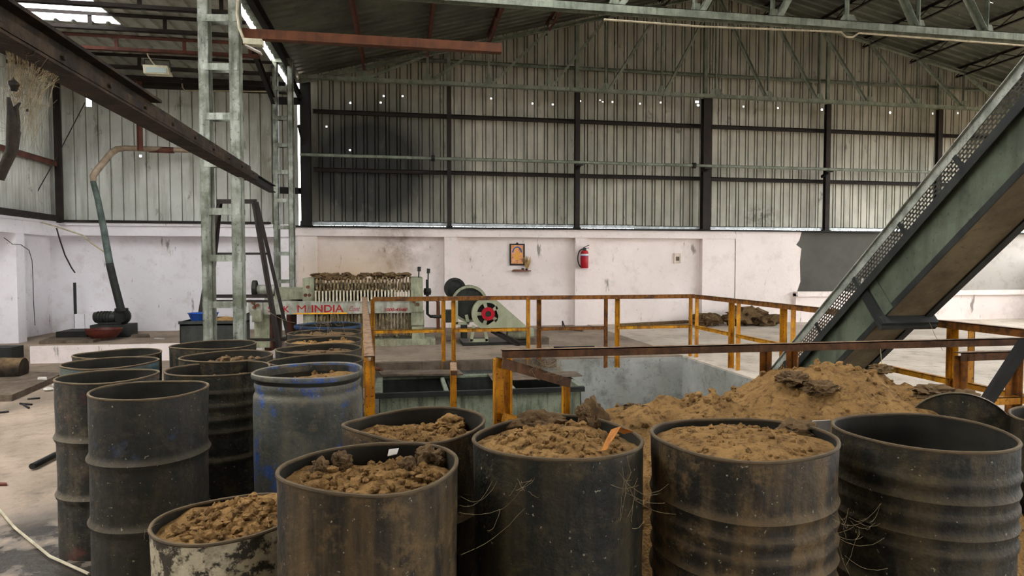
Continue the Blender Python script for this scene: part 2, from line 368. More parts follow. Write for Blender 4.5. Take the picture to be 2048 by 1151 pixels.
# ================================================================== THE SETTING
YW = 12.0; PZ = 0.27; PTOP = 2.15; XL = -5.7; XR = 13.9; EAVE_X = -1.75; RIDGE_X = 6.04
def zroof(x): return 4.80 + .264 * (x + 1.75) if x < RIDGE_X else 6.857 - .224 * (x - RIDGE_X)
PX0, PX1, PY0, PY1 = -.38, 3.62, 3.62, 7.85        # the pit
struct('ground', MB().box((-60, -60, -2.2), (60, 60, -2.0)).box((-60, 12.6, -2.0), (60, 60, -.05)).box((-60, -60, -2.0), (60, -6, -.05))
       .box((-60, -6, -2.0), (-6.4, 12.6, -.05)).box((14.6, -6, -2.0), (60, 12.6, -.05)), 'earth')
fl = MB()
fl.box((-6.4, -6, -.3), (14.6, PY0, 0)).box((-6.4, PY0, -.3), (PX0, 10.5, 0))
struct('floor', fl, 'floor')
pf = MB()
pf.box((-1.0, PY1, -.3), (PX1, 12.4, PZ)).box((-6.4, 10.5, -.3), (-1.0, 12.4, PZ))
plat = struct('floor_platform', pf, 'platform', label='raised concrete platform along the back wall')
struct('floor_walkway', MB().box((PX1, PY0, -.3), (14.6, 12.4, PZ)), 'pale_floor', label='pale dusty concrete walkway beside the pit')
pw = MB().box((PX0 - .25, PY0 - .2, -1.6), (PX1 + .25, PY1 + .25, -1.4))
struct('floor_pit', pw, 'pit', label='sunken concrete floor of the pit')
struct('wall_pit_back', MB().box((PX0, PY1 - .015, -1.4), (PX1, PY1 + .2, PZ - .015)), 'pit', label='pale cement back side of the pit')
struct('wall_pit_right', MB().box((PX1 - .015, PY0, -1.4), (PX1 + .2, PY1 - .015, PZ - .015)), 'pit', label='dark cement flank of the pit')
struct('wall_pit_left', MB().box((PX0 - .25, PY0, -1.4), (PX0, PY1, -.02)), 'pit')
struct('wall_pit_front', MB().box((PX0, PY0 - .2, -1.4), (PX1, PY0, -.02)), 'pit')
# ledge face of the bay plinth, painted white
struct('trim_1', MB().box((atY(62, 700, 10.47).x, 10.44, 0), (-1.0, 10.498, PZ - .015)), 'white_wall', label='white painted face of the low plinth')
struct('trim_2', MB().box((-1.0, PY1 - .09, .17), (1.9, PY1 + .02, PZ + .012)), 'wood', label='dark worn edge board of the platform')
# ---- masonry of the back wall
RB = YW + .13
wb = struct('wall_back', MB().box((-1.75, RB, 0), (atY(1600, 500, YW).x, RB + .25, PTOP - .02)), 'white_wall')
def pier(px0, px1, nm='pier', y0=YW, z1=PTOP - .17): struct(nm, MB().box((atY(px0, 600, YW).x, y0, PZ - .1), (atY(px1, 600, YW).x, RB + .05, z1)), 'white_wall', wb)
pier(597, 634); pier(889, 915); pier(1150, 1175); pier(1404, 1470)
# plaster with a broken edge, up to the bare cement
ed = [(1470, 0), (1602, 0)]
xs0 = atY(1470, 500, YW).x; x1 = atY(1600, 500, YW).x
poly = [(xs0, YW, PZ - .1), (x1 - .06, YW, PZ - .1), (x1 - .02, YW, .6), (x1 - .05, YW, .9), (x1 + .02, YW, 1.1), (x1, YW, 1.5), (x1 + .03, YW, 1.78), (x1 - .09, YW, 1.86), (x1 - .02, YW, 1.95), (x1 + .03, YW, PTOP - .02), (xs0, YW, PTOP - .02)]
struct('plaster', MB().prism(poly, (0, 0, 0), (0, .2, 0)), 'white_wall', wb)
struct('top_beam', MB().box((-1.95, YW - .02, PTOP - .18), (xs0 + .02, RB + .06, PTOP)), 'white_wall', wb)
struct('wall_cement', MB().box((x1 - .12, YW + .06, .85), (XR + .1, RB + .25, PTOP - .01)), 'cement', label='bare grey cement stretch beside the whitewash')
struct('wall_kerb', MB().box((x1 - .14, YW - .1, 0), (XR + .1, RB + .25, .86)).box((x1 - .14, YW - .16, .8), (XR + .1, YW, .9)), 'white_wall', label='white low wall under the bare cement')
# ---- masonry of the bay: deep recess under a white beam, and the left wall
lb = struct('wall_bay', MB().box((XL - .4, YW + .33, 0), (-1.75, YW + .55, PTOP)), 'bay_wall', label='whitewashed back wall of the side bay')
struct('top_beam', MB().box((XL - .4, YW, PTOP - .2), (-1.95, YW + .36, PTOP - .03)).box((XL - .1, YW - .05, PTOP - .03), (-1.95, YW + .36, PTOP + .02)), 'bay_wall', lb)
struct('pier', MB().box((-2.25, YW + .05, PZ - .1), (-1.7, YW + .36, PTOP)), 'bay_wall', lb)
struct('plinth_block', MB().box((atY(152, 640, 11.8).x, 11.75, PZ), (atY(172, 640, 11.8).x, YW + .34, PZ + .36)), 'bay_wall', lb)
struct('plinth_block', MB().box((atY(173, 640, 11.8).x, 11.75, PZ), (atY(222, 640, 11.8).x, YW + .34, PZ + .36)), 'bay_wall', lb)
ll = struct('wall_left', MB().box((XL - .5, -6, 0), (XL - .32, YW + .4, PTOP)), 'bay_wall')
struct('top_beam', MB().box((XL - .35, -6, PTOP - .22), (XL, YW + .1, PTOP)).box((XL - .35, -6, PTOP - .02), (XL + .05, YW + .1, PTOP + .03)), 'bay_wall', ll)
for yy in (10.75, 8.2, 5.6, 3, .4): struct('pier', MB().box((XL - .35, yy, 0), (XL - .012, yy + .22, PTOP - .21)), 'bay_wall', ll)
# crack running down the pier
crk = MB(); pts = [atX(p[0], p[1], XL + .004) for p in ((8, 475), (25, 488), (42, 489), (58, 500), (64, 520), (66, 560), (67, 600), (70, 650))]
crk.tube(pts, .005, 5); obj('crack', crk, 'black_steel', ll, label='dark crack down the white pier')
# ---- profiled sheets
TRAP = [(0, 0), (.60, 0), (.68, 1), (.90, 1)]
GROOVE = [(0, 0), (.56, 0), (.59, -1), (.64, -1), (.67, 0), (.86, 0), (.89, -1), (.94, -1), (.97, 0)]
SINE = [(k / 8.0, .5 - .5 * math.cos(2 * math.pi * k / 8)) for k in range(8)]
def sheet(name, parent, u0, u1, prof, pitch, depth, vr, mapf, mat, holes=(), hs=.014, smooth=False):
    us = []
    k0 = math.floor(u0 / pitch)
    for k in range(k0, int(math.ceil(u1 / pitch)) + 1):
        for a, d in prof:
            u = (k + a) * pitch
            if u0 - 1e-6 <= u <= u1 + 1e-6: us.append((u, d * depth))
    def dep(u):
        f = (u / pitch) % 1.0; pr = prof + [(1.0, prof[0][1])]
        for (a, d), (b, e) in zip(pr, pr[1:]):
            if a <= f <= b: return (d + (e - d) * (f - a) / (b - a)) * depth
        return 0
    if us[0][0] > u0 + 1e-4: us.insert(0, (u0, dep(u0)))
    if us[-1][0] < u1 - 1e-4: us.append((u1, dep(u1)))
    mb = MB()
    for (a, d), (b, e) in zip(us, us[1:]):
        hh = [h for h in holes if a + .02 < h[0] < b - .02 and (b - a) > .05]
        va, vb = vr(a), vr(b)
        if not hh:
            mb.add([mapf(a, d, va[0]), mapf(b, e, vb[0]), mapf(b, e, vb[1]), mapf(a, d, va[1])], [(0, 1, 2, 3)]); continue
        cuts = sorted(hh, key=lambda h: h[1]); lo = (va[0], vb[0])
        P = lambda u, v: mapf(u, d + (e - d) * (u - a) / (b - a), v)
        for h in cuts:
            r = h[2] if len(h) > 2 else hs; v0, v1 = h[1] - r, h[1] + r; l, g = h[0] - r, h[0] + r
            mb.add([P(a, lo[0]), P(b, lo[1]), P(b, v0), P(a, v0)], [(0, 1, 2, 3)])
            mb.add([P(a, v0), P(l, v0), P(l, v1), P(a, v1)], [(0, 1, 2, 3)]); mb.add([P(g, v0), P(b, v0), P(b, v1), P(g, v1)], [(0, 1, 2, 3)])
            lo = (v1, v1)
        mb.add([P(a, lo[0]), P(b, lo[1]), P(b, vb[1]), P(a, va[1])], [(0, 1, 2, 3)])
    o = obj(name, mb, mat, parent, smooth, fix=False)
    md = o.modifiers.new('gauge', 'SOLIDIFY'); md.thickness = .002
    return o
def snap(u, pitch):                       # nail holes sit in the flats
    k = math.floor(u / pitch); f = u / pitch - k
    return (k + min(max(f, .16), .44)) * pitch
CY = YW + .16
HP = [(710, 206), (772, 192), (803, 192), (845, 193), (896, 183), (896, 232), (985, 197), (1072, 207), (1111, 209), (1158, 202), (1197, 201), (1215, 203), (1231, 204),
      (1280, 207), (1322, 205), (1342, 207), (1394, 205, .035), (1397, 209, .03), (1415, 209, .022), (1443, 211), (1487, 213), (1553, 216), (1642, 219, .019), (1704, 222, .019),
      (1778, 225, .019), (1866, 227, .018), (1917, 226, .018), (1245, 84), (1795, 140, .018), (985, 348), (653, 253), (760, 205), (700, 300)]
wholes = []
for h in HP:
    p = atY(h[0], h[1], CY); wholes.append((snap(p.x, .2), p.z) + tuple(h[2:]))
gable = thing('wall_gable', (6, CY, PTOP), 'weathered grey profiled steel cladding of the gable end', None, kind='structure')
x = -1.72; i = 0
while x < XR:
    x2 = min(x + 1.0, XR); off = .003 * (i % 2)
    sheet('cladding_sheet', gable, x, x2 + .02, GROOVE, .2, .045, lambda u: (PTOP + .02, zroof(u) + .04), lambda u, d, v, off=off: V(u, CY - d - off, v), 'clad', wholes)
    x += 1.0; i += 1
bayw = thing('wall_bay_cladding', (-3.8, CY, PTOP), 'pale profiled cladding above the side bay wall', None, kind='structure')
win = atY(176, 193, CY)
x = XL - .2; xe = atY(596, 300, CY).x
while x < xe - .05:
    x2 = min(x + .95, xe)
    hol = [(snap(win.x, .19) if 0 else win.x, win.z, .075)]
    # the broken pane-sized hole high in the corner sheet
    sheet('cladding_sheet', bayw, x, x2, [(0, 0), (.88, 0), (.90, -1), (.96, -1), (.98, 0)], .19, .04, lambda u: (PTOP - .06, 4.66), lambda u, d, v: V(u, CY - d, v), 'bay',
          [(win.x + (0), win.z, .055), (win.x, win.z - .115, .055), (win.x, win.z + .112, .055)] + [(snap(atY(p[0], p[1], CY).x, .19), atY(p[0], p[1], CY).z) for p in ((393, 308, .02), (405, 309, .02), (293, 312, .02))], hs=.018)
    x += .95
leftw = thing('wall_left_cladding', (XL, 4, PTOP), 'wavy pale corrugated sheets of the left wall', None, kind='structure')
y = -6.0
while y < YW:
    sheet('corrugated_sheet', leftw, y, (y + 1.5 if y < 10.4 else YW + .4), SINE, .076, .024, lambda u: (PTOP - .02, 4.66), lambda u, d, v: V(XL - .06 + d, u, v), 'bay', smooth=True)
    y += 1.5
# ---- roofs
EX = EAVE_X - .25
def slopemap(x0, x1):
    L = math.hypot(x1 - x0, zroof(x1) - zroof(x0)); return L
def rp(xa, xb):
    za, zb = zroof(xa) + .03, zroof(xb) + .03
    def f(u, d, v): return V(xa + (xb - xa) * v, u, za + (zb - za) * v + d)
    return f
RH = [(1678, 10), (1805, 13), (1837, 64), (1917, 31), (1975, 9, .03), (1995, 146), (1884, 47), (1930, 131), (1575, 55), (872, 48), (885, 40)]
rholes_l, rholes_r = [], []
for h in RH:
    d = ray(h[0], h[1]); xa, xb = (EX, RIDGE_X) if h[0] < 1400 else (RIDGE_X, XR + .3)
    za, zb = zroof(xa) + .03, zroof(xb) + .03; k = (zb - za) / (xb - xa)
    t = (za + k * (CAM.x - xa) - CAM.z) / (d.z - k * d.x); p = CAM + d * t
    (rholes_l if h[0] < 1400 else rholes_r).append((snap(p.y, .2), (p.x - xa) / (xb - xa)) + tuple([q / 8 for q in h[2:]] or [.0018]))
fw_ = MB().box((-6.2, -6.15, 0), (3.0, -6, 4.6)).box((7.5, -6.15, 0), (14.2, -6, 4.6)).box((3.0, -6.15, 3.2), (7.5, -6, 4.6))
fw_.prism([V(-6.2, -6.15, 4.6), V(14.2, -6.15, 4.6), V(14.2, -6.15, zroof(14.2)), V(RIDGE_X, -6.15, zroof(RIDGE_X)), V(-2, -6.15, zroof(-2)), V(-6.2, -6.15, 4.7)], (0, 0, 0), (0, .15, 0))
struct('wall_front', fw_, 'clad', label='added cladding wall behind the viewer, doorway left for fill light')  # unseen end wall added to block front light and keep drum faces dark
struct('wall_right', MB().box((XR, -6, 0), (XR + .2, YW + .3, 1.6)).box((XR, -6, 4.0), (XR + .2, YW + .3, zroof(XR) + .02)), 'clad', label='low wall of the open right side')
ceil = thing('ceiling', (6, 4, 5), 'dull steel sheets of the big gable roof', None, kind='structure')
SKY_Y = [(-2.0, -1.0), (2.0, 3.0)]
y = -6.0
while y < YW + .2:
    for xa, xb, hl in ((EX, RIDGE_X, rholes_l), (RIDGE_X, XR + .3, rholes_r)):
        f = rp(xa, xb); sky = y in (1.0, 3.0, 5.0, 7.0)
        if sky:                                # unseen rooflight strips, added half way up the slope for top light
            for va, vb, m in ((0, .3, 'roof'), (.3, .66, 'pane'), (.66, 1, 'roof')):
                sheet('roof_sheet' if m == 'roof' else 'seen_or_added_rooflight', ceil, y, min(y + 1.0, YW + .35) + .01, TRAP, .2, .03, lambda u, va=va, vb=vb: (va, vb), f, m)
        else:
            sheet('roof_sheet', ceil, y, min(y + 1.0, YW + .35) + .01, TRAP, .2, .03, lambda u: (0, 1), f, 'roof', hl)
    y += 1.0
BZ = 4.66
bayr = thing('ceiling_bay', (-4, 4, BZ), 'lighter sheets of the low bay roof', None, kind='structure')
bx = [(-6.0, -4.72), (-4.72, -3.68), (-3.68, -2.7), (-2.7, -2.02)]
for i, (a, b) in enumerate(bx):
    runs = [(-6, 0.0, 'roof_bay'), (0.0, 7.6, 'pane'), (7.6, 12.4, 'roof_bay')] if i in (0, 2) else [(-6, 0, 'roof_bay'), (0, 7.6, 'pane'), (7.6, 8.62, 'roof_bay'), (8.62, 9.42, 'pane'), (9.42, 12.4, 'roof_bay')] if i == 1 else [(-6, 12.4, 'roof_bay')]  # unseen near panes, enlarged to brighten the bay; far short pane is in view
    for v0, v1, m in runs:
        sheet('roof_sheet' if m == 'roof_bay' else 'seen_or_added_rooflight', bayr, a, b + .01, TRAP, .21, .03, lambda u, v0=v0, v1=v1: (v0, v1), lambda u, d, v: V(u, v, BZ + d), m)
# zinc flashing along the foot of the cladding
def fl_piece(pa, pb, z0, z1, y=YW - .06):
    mb = MB().box((atY(pa, 450, y).x, y, z0), (atY(pb, 450, y).x, y + .012, z1)); mb.box((atY(pa, 450, y).x, y, z1 - .012), (atY(pb, 450, y).x, CY - .04, z1)); return mb
struct('trim_3', fl_piece(600, 905, PTOP + .015, PTOP + .085), 'flash', label='bright zinc flashing over the filter press')
struct('trim_4', fl_piece(905, 1268, PTOP + .01, PTOP + .075), 'flash', label='zinc flashing over the framed picture')
struct('trim_5', fl_piece(1268, 1404, PTOP + .0, PTOP + .06), 'flash')
struct('trim_6', fl_piece(1420, 1870, PTOP + .01, PTOP + .065), 'flash', label='zinc flashing over the bare cement')
struct('trim_7', MB().box((-1.95, YW - .07, PTOP - .03), (XR, YW + .1, PTOP + .004)), 'black_steel', label='dark sill angle on top of the masonry')
struct('trim_8', MB().box((XL, YW - .08, PTOP + .015), (atY(540, 450, YW).x, YW + .1, PTOP + .06)), 'dark_steel', label='dark sill angle of the side bay')
struct('trim_9', MB().box((XL - .02, 2, PTOP + .02), (XL + .09, YW - .1, PTOP + .12)), 'dark_steel', label='dark sill angle of the left wall')
struct('trim_10', MB().box((XL, YW - .1, 4.5), (-2.0, YW + .12, 4.66)), 'dark_steel', label='dark eaves angle of the side bay')

# ================================================================== STEELWORK
def column(px, wd, mat, label, z1=None, y=YW - .05, dp=.14):
    x = atY(px, 330, y).x; t = thing('steel_column', (x, y, PTOP), label, 'column', 'columns against the gable wall')
    zr_ = zroof(x) - .08; up = z1 is None; z1 = z1 or 4.72
    if up: obj('upper_post', MB().box((x - .035, y - .05, 4.73), (x + .035, y, zr_)), 'steel_green', t)
    obj('flange', MB().box((x - wd / 2, y - dp, PTOP + .01), (x + wd / 2, y - dp + .012, z1)), mat, t)
    obj('flange', MB().box((x - wd / 2, y - .012, PTOP + .01), (x + wd / 2, y, z1)), mat, t)
    obj('web', MB().box((x - .006, y - dp + .012, PTOP + .01), (x + .006, y - .012, z1)), mat, t)
    obj('base_plate', MB().box((x - wd / 2 - .02, y - dp - .02, PTOP + .0), (x + wd / 2 + .02, y + .02, PTOP + .012)), mat, t)
    return t
column(613, .17, 'black_steel', 'thick black corner column beside the bright slit', 4.68)
column(898, .075, 'dark_steel', 'slim dark column above the right end of filter press', dp=.08)
column(1153, .09, 'dark_steel', 'slim dark column above the fire extinguisher', dp=.09)
column(1408, .16, 'dark_steel', 'stout dark central column below the gable peak')
column(1651, .10, 'dark_steel', 'dark column above the black cement patch', dp=.09)
column(1873, .10, 'dark_steel', 'dark column partly behind the perforated conveyor guard', dp=.09)
# bay corner column
cx = atY(121, 330, 11.85).x
t = thing('steel_column', (cx, 11.85, PTOP), 'red-brown corner column between corrugated left wall and bay sheets', 'column')
obj('web', MB().box((cx - .05, 11.8, PTOP), (cx - .035, 11.9, 4.55)), 'dark_steel', t); obj('flange', MB().box((cx - .06, 11.78, PTOP), (cx + .05, 11.80, 4.55)), 'dark_steel', t)
# girts on the gable
def girt(pxa, pxb, py, label, mat='dark_steel', h=.07, y=YW - .02):
    a = atY(pxa, 200, y).x; b = atY(pxb, 200, y).x; z = atY(1000, py, y).z
    return one('wall_girt', MB().chan((a, y + .03, z), (b, y + .03, z), .06, h, .006), mat, label, 'girt', 'girts across the gable cladding')
girt(625, 1990, 236, 'dark girt running just under the row of nail-hole lights')
girt(625, 1990, 347, 'dark girt running just below the wall pipe')
girt(700, 1990, 127, 'greenish girt crossing behind the gable truss', 'steel_green', .06)
g = MB(); a = atX(0, 298, XL + .05); b = atX(116, 327, XL + .05)
zz = (a.z + b.z) / 2
one('wall_girt', MB().angle((XL + .04, 4, zz), (XL + .04, 11.8, zz), .09, .008), 'redoxide', 'red-brown angle girt on the corrugated left wall', 'girt')
# pipe running along the gable wall on brackets
zp = atY(1000, 320, 11.7).z
t = thing('wall_pipe', (5, 11.7, zp), 'long thin water pipe along the gable cladding', 'pipe')
xa, xb = atY(600, 313, 11.7).x, atY(1700, 335, 11.7).x
obj('pipe', MB().tube([(xa, 11.7, zp), (xb + 2.6, 11.7, zp)], .028, 10), 'steel_green', t, True)
for px in (866, 1388):
    xx = atY(px, 320, 11.7).x; obj('coupling', MB().tube([(xx - .03, 11.7, zp), (xx + .03, 11.7, zp)], .055, 12), 'black_steel', t, True)
for px in (1160, 1416, 1660):
    xx = atY(px, 320, 11.7).x; obj('bracket', MB().bar((xx, 11.72, zp - .05), (xx - .0, 11.95, zp - .12), .04, .05).bar((xx - .08, 11.7, zp - .045), (xx + .06, 11.7, zp - .045), .06, .02), 'black_steel', t)
# trusses
NP = 14; DX = (RIDGE_X - EAVE_X) / 7.0
def truss(Y, label, mat, zb=4.72, sz=.07, gus=True, n0=0, n1=NP):
    t = thing('roof_truss', (RIDGE_X, Y, zb), label, 'truss', 'roof trusses')
    X = [EAVE_X + DX * i for i in range(NP + 1)]; X[-1] = min(X[-1], XR)
    zt = lambda x: zroof(x) - .17
    obj('bottom_chord', MB().angle((X[0], Y, zb), (X[-1], Y, zb), sz, .008, sx=1, sz=1).angle((X[0], Y + .02, zb), (X[-1], Y + .02, zb), sz, .008, sx=-1, sz=1), mat, t)
    obj('top_chord', MB().chan((X[0], Y, zt(X[0])), (RIDGE_X, Y, zt(RIDGE_X)), .06, sz, .008), mat, t)
    obj('top_chord', MB().chan((RIDGE_X, Y, zt(RIDGE_X)), (X[-1], Y, zt(X[-1])), .06, sz, .008), mat, t)
    for i in range(1, NP):
        if zt(X[i]) - zb < .06: continue
        obj('vertical', MB().angle((X[i], Y, zb), (X[i], Y, zt(X[i])), sz * .7, .006), mat, t)
        j = i + 1 if i < 7 else i - 1
        if i != 7:
            obj('diagonal', MB().angle((X[i] + (.06 if i < 7 else -.06), Y, zb + .03), (X[j], Y, zt(X[j]) - .02), sz * .8, .006), mat, t)
        if gus:
            w_ = .17 if i == 7 else .1
            obj('gusset', MB().prism([(X[i] - w_, Y - .012, zb), (X[i] + w_, Y - .012, zb), (X[i] + w_ * .45, Y - .012, zb + .15), (X[i] - w_ * .45, Y - .012, zb + .15)], (0, 0, 0), (0, .01, 0)), mat, t)
    return t
truss(11.72, 'weathered green truss standing close against the gable cladding', 'steel_green', sz=.065)
truss(7.98, 'pale green truss crossing overhead in front of the gable', 'steel_green', sz=.10)
# white conduit clipped under the near truss, with a dip under its middle
cp = [atY(*p, 7.93) for p in ((1208, 39), (1400, 53), (1682, 64), (1692, 74), (1706, 74), (1718, 66), (2060, 92))]
one('conduit', MB().tube(cp, .013, 8), 'cable', 'thin white conduit clipped under the near truss chord', 'conduit', smooth=True)
# purlins of the gable roof (lattice)
nm = ['lowest', 'second', 'third', 'fourth', 'fifth', 'sixth']
def purlin(x, label, mat, ya=2.0, yb=11.95, zc=None, grp='lattice purlins of the gable roof'):
    zt = zroof(x) - .02; zb = zt - .17
    t = thing('lattice_purlin', (x, (ya + yb) / 2, zb), label, 'purlin', grp)
    obj('top_chord', MB().angle((x, ya, zt), (x, yb, zt), .045, .005), mat, t); obj('bottom_chord', MB().angle((x, ya, zb), (x, yb, zb), .045, .005, sz=-1), mat, t)
    n = int((yb - ya) / .34); pts = [(x, ya + (yb - ya) * k / n, zb + .01 if k % 2 else zt - .01) for k in range(n + 1)]
    obj('zigzag_web', MB().tube(pts, .010, 6), mat, t)
for i in range(1, 7):
    purlin(EAVE_X + DX * i, '%s lattice purlin above the left slope, counted from the eaves' % nm[i - 1], 'redoxide' if i < 5 else 'dark_steel')
for i in range(8, 14):
    purlin(EAVE_X + DX * i, '%s lattice purlin under the right slope, counted from the ridge' % nm[i - 8], 'dark_steel')
purlin(RIDGE_X, 'lattice purlin right under the ridge', 'dark_steel')
# purlins of the bay roof: two chords and upright struts
ys = [6.55, 7.4, 8.22, 9.02, 9.86, 10.72, 11.4]
strut0 = {7.4: (60, 240), 8.22: (110, 280), 9.02: (180, 330), 9.86: (232, 368), 10.72: (277, 400), 11.4: (300, 420), 6.55: (0, 200)}
lab = ['first', 'second', 'third', 'fourth', 'fifth', 'sixth', 'seventh']
for k, yy in enumerate(ys):
    m = 'redoxide' if yy == 9.86 else 'dark_steel'
    t = thing('bay_purlin', (-4, yy, BZ - .2), ('red oxide bay purlin just behind the bright rooflight' if m == 'redoxide' else '%s dark bay purlin from the viewer, under the low bay roof' % lab[k]), 'purlin', 'purlins of the bay roof')
    obj('top_chord', MB().angle((XL - .1, yy, BZ - .03), (-2.0, yy, BZ - .03), .045, .005), m, t)
    obj('bottom_chord', MB().angle((XL - .1, yy, BZ - .2), (-2.0, yy, BZ - .2), .05, .005, sz=-1), m, t)
    xa = atY(strut0[yy][0], 60, yy).x; st = atY(strut0[yy][1], 60, yy).x - xa
    x = xa
    while x > XL + .2: x -= st
    while x < -2.1:
        if x > XL: obj('strut', MB().bar((x, yy, BZ - .2), (x, yy, BZ - .03), .045, .02, (0, 1, 0)), m, t)
        x += st
# raking struts and ties between the eaves columns
def prop(a, b, wd, label, mat='black_steel'): return one('steel_strut', MB().chan(a, b, wd * .6, wd, .006), mat, label, 'strut')
prop(atD(500, 82, 9.3), atD(549, 207, 10.38), .10, 'raking dark strut coming down from the bay roof')
prop(atD(565, 120, 10.7), atY(603, 200, 11.85), .09, 'thin raking strut just left of the corner column')
prop(atD(552, 201, 10.5), atY(606, 203, 11.9), .12, 'short black tie high on the far battened column')
prop(atD(552, 380, 10.5), atY(606, 382, 11.9), .11, 'short black tie low on the far battened column')
prop(atY(597, 250, 11.6), atY(608, 300, 11.9), .05, 'small dark brace inside the bright slit')
prop(atD(530, 30, 9.0), atD(600, 34, 10.6), .22, 'dark crane bracket beam high beside the far column', 'conveyor_dark')
prop((EAVE_X - .05, 3, 4.72), (EAVE_X - .05, 11.9, 4.72), .14, 'dark eaves beam between gable roof and bay roof')
# battened columns
def battened(pl, pr, D, Dz0, z1, rungs, label, wpost, extra):
    """pl / pr: pixel x of the two legs"""
    c = atD((pl + pr) / 2, 600, D); t = thing('battened_column', (c.x, c.y, Dz0), label, 'column', 'battened eaves columns')
    wd = (pr - pl) * D / F
    ax = Vector((math.cos(YAW), -math.sin(YAW), 0))
    for s_ in (-1, 1):
        q = c + ax * (s_ * wd / 2)
        obj('leg', MB().chan((q.x, q.y, Dz0), (q.x, q.y, z1), wpost * 1.3, wpost, .008, (1, 0, 0), 1), 'galv', t)
    for py in rungs:
        z = atD((pl + pr) / 2, py, D).z
        for k, o_ in ((0, -.055), (1, .06)):
            f = Vector((math.sin(YAW), math.cos(YAW), 0)) * o_
            a = c - ax * (wd / 2 + .04) + f; b = c + ax * (wd / 2 + .04) + f
            obj('batten', MB().bar((a.x, a.y, z), (b.x, b.y, z), .008, .062 if k == 0 else .05), 'galv', t)
    obj('base_plate', MB().box((c.x - wd / 2 - .1, c.y - .12, Dz0), (c.x + wd / 2 + .1, c.y + .12, Dz0 + .015)), 'galv', t)
    return t, c
battened(419, 479, 5.95, 0, 5.0, (-45, 48, 142, 238, 330, 424, 516, 608, 700), 'tall battened column of two grey channels in front of the side bay', .09, 0)
battened(556, 586, 10.5, PZ, 4.75, (76, 128, 182, 240, 293, 346, 402, 455, 507, 562), 'smaller battened column further back beside the corner column', .085, 0)
# overhead runway beam
xb_ = -1.42
zb_ = atX(100, 116, xb_ + .07).z
t = thing('runway_beam', (xb_, 3.5, zb_), 'heavy dusty brown runway beam slanting across the upper left corner', 'beam')
yend = atX(500, 345, xb_).y; ymid = atX(300, 215, xb_).y
obj('bottom_flange', MB().box((xb_ - .06, .9, zb_ - .012), (xb_ + .075, yend, zb_ + .004)).box((xb_ + .05, .9, zb_), (xb_ + .075, yend, zb_ + .05)), 'brown_beam', t)
obj('web', MB().box((xb_ - .008, .9, zb_), (xb_ + .008, yend, zb_ + .12)), 'brown_beam', t)
obj('top_flange', MB().box((xb_ - .065, .9, zb_ + .12), (xb_ + .065, ymid, zb_ + .135)), 'brown_beam', t)
obj('end_stub', MB().ibeam((xb_, yend, zb_ + .03), (xb_, atX(545, 380, xb_).y, zb_ + .03), .07, .08, .01), 'black_steel', t)
y = 1.2; 
while y < yend: obj('bolt', MB().tube([(xb_ + .075, y, zb_ + .03), (xb_ + .088, y, zb_ + .03)], .014, 6), 'brown_beam', t); y += .42
hx = atY(258, 215, 11.0)
one('pipe_hanger', MB().angle((hx.x, 11.4, atY(258, 300, 11.4).z), (hx.x, 11.4, BZ - .2), .07, .006), 'redoxide', 'red-brown hanger dropping to the bent bay pipe', 'hanger')
# rusty jib
ja, jb = atD(492, 74, 6.0), atD(998, 106, 6.0); jb = V(jb.x, ja.y, ja.z); jb.x = atY(998, 106, ja.y).x; zj = (ja.z + atY(998, 106, ja.y).z) / 2
t = thing('jib_beam', (ja.x, ja.y, zj), 'orange-brown rusty tube jutting out from the near battened column', 'beam')
obj('tube', MB().bar((ja.x, ja.y - .1, zj), (jb.x, ja.y - .1, zj), .08, .085), 'rust_beam', t)
obj('end_cap', MB().bar((jb.x, ja.y - .1, zj), (jb.x + .006, ja.y - .1, zj), .082, .087), 'rust_beam', t)
# ================================================================== CONVEYOR
CX = 3.2; CW = .345
b1 = atX(1767, 636, CX); b2 = atX(1974, 420, CX)
cdv = (b2 - b1); cdv.x = 0; cdv.normalize(); cn = Vector((1, 0, 0)).cross(cdv); cn = cn if cn.z > 0 else -cn
def C(x, s, n): return Vector((CX + x, 0, 0)) + Vector((0, b1.y, b1.z)) + cdv * s + cn * n
S0, S1 = -2.9, 2.6; SH = .27; GB = SH + .03; GH = .085
t = thing('conveyor', C(.17, S0, 0), 'inclined grey-green trough conveyor rising out of the pit', 'conveyor')
def cbox(x0, x1, s0, s1, n0, n1):
    vs = [C(x, s, n) for n in (n0, n1) for (x, s) in ((x0, s0), (x1, s0), (x1, s1), (x0, s1))]
    return MB().add(vs, [(0, 3, 2, 1), (4, 5, 6, 7), (0, 1, 5, 4), (1, 2, 6, 5), (2, 3, 7, 6), (3, 0, 4, 7)])
for s0, s1, dw in ((S0, 0, .04), (0, S1, 0)):
    obj('side_plate', cbox(0, .006, s0, s1, 0, SH), 'conveyor', t); obj('side_plate', cbox(CW - dw - .006, CW - dw, s0, s1, 0, SH), 'conveyor', t)
    obj('floor_plate', cbox(.006, CW - dw - .006, s0, s1, .0, .006), 'conveyor_under', t)
    obj('edge_angle', cbox(-.004, .004, s0, s1, -.004, .035), 'conveyor_dark', t)
    obj('edge_angle', cbox(CW - dw - .05, CW - dw + .006, s0, s1, -.012, 0), 'conveyor_dark', t)
fa = obj('top_angle', cbox(-.045, .01, S0, S1, SH, SH + .008), 'conveyor_dark', t); obj('top_angle', cbox(-.045, -.037, S0, S1, SH - .045, SH), 'conveyor_dark', t)
obj('top_angle', cbox(CW - .02, CW + .04, S0, S1, SH, SH + .008), 'conveyor_dark', t)
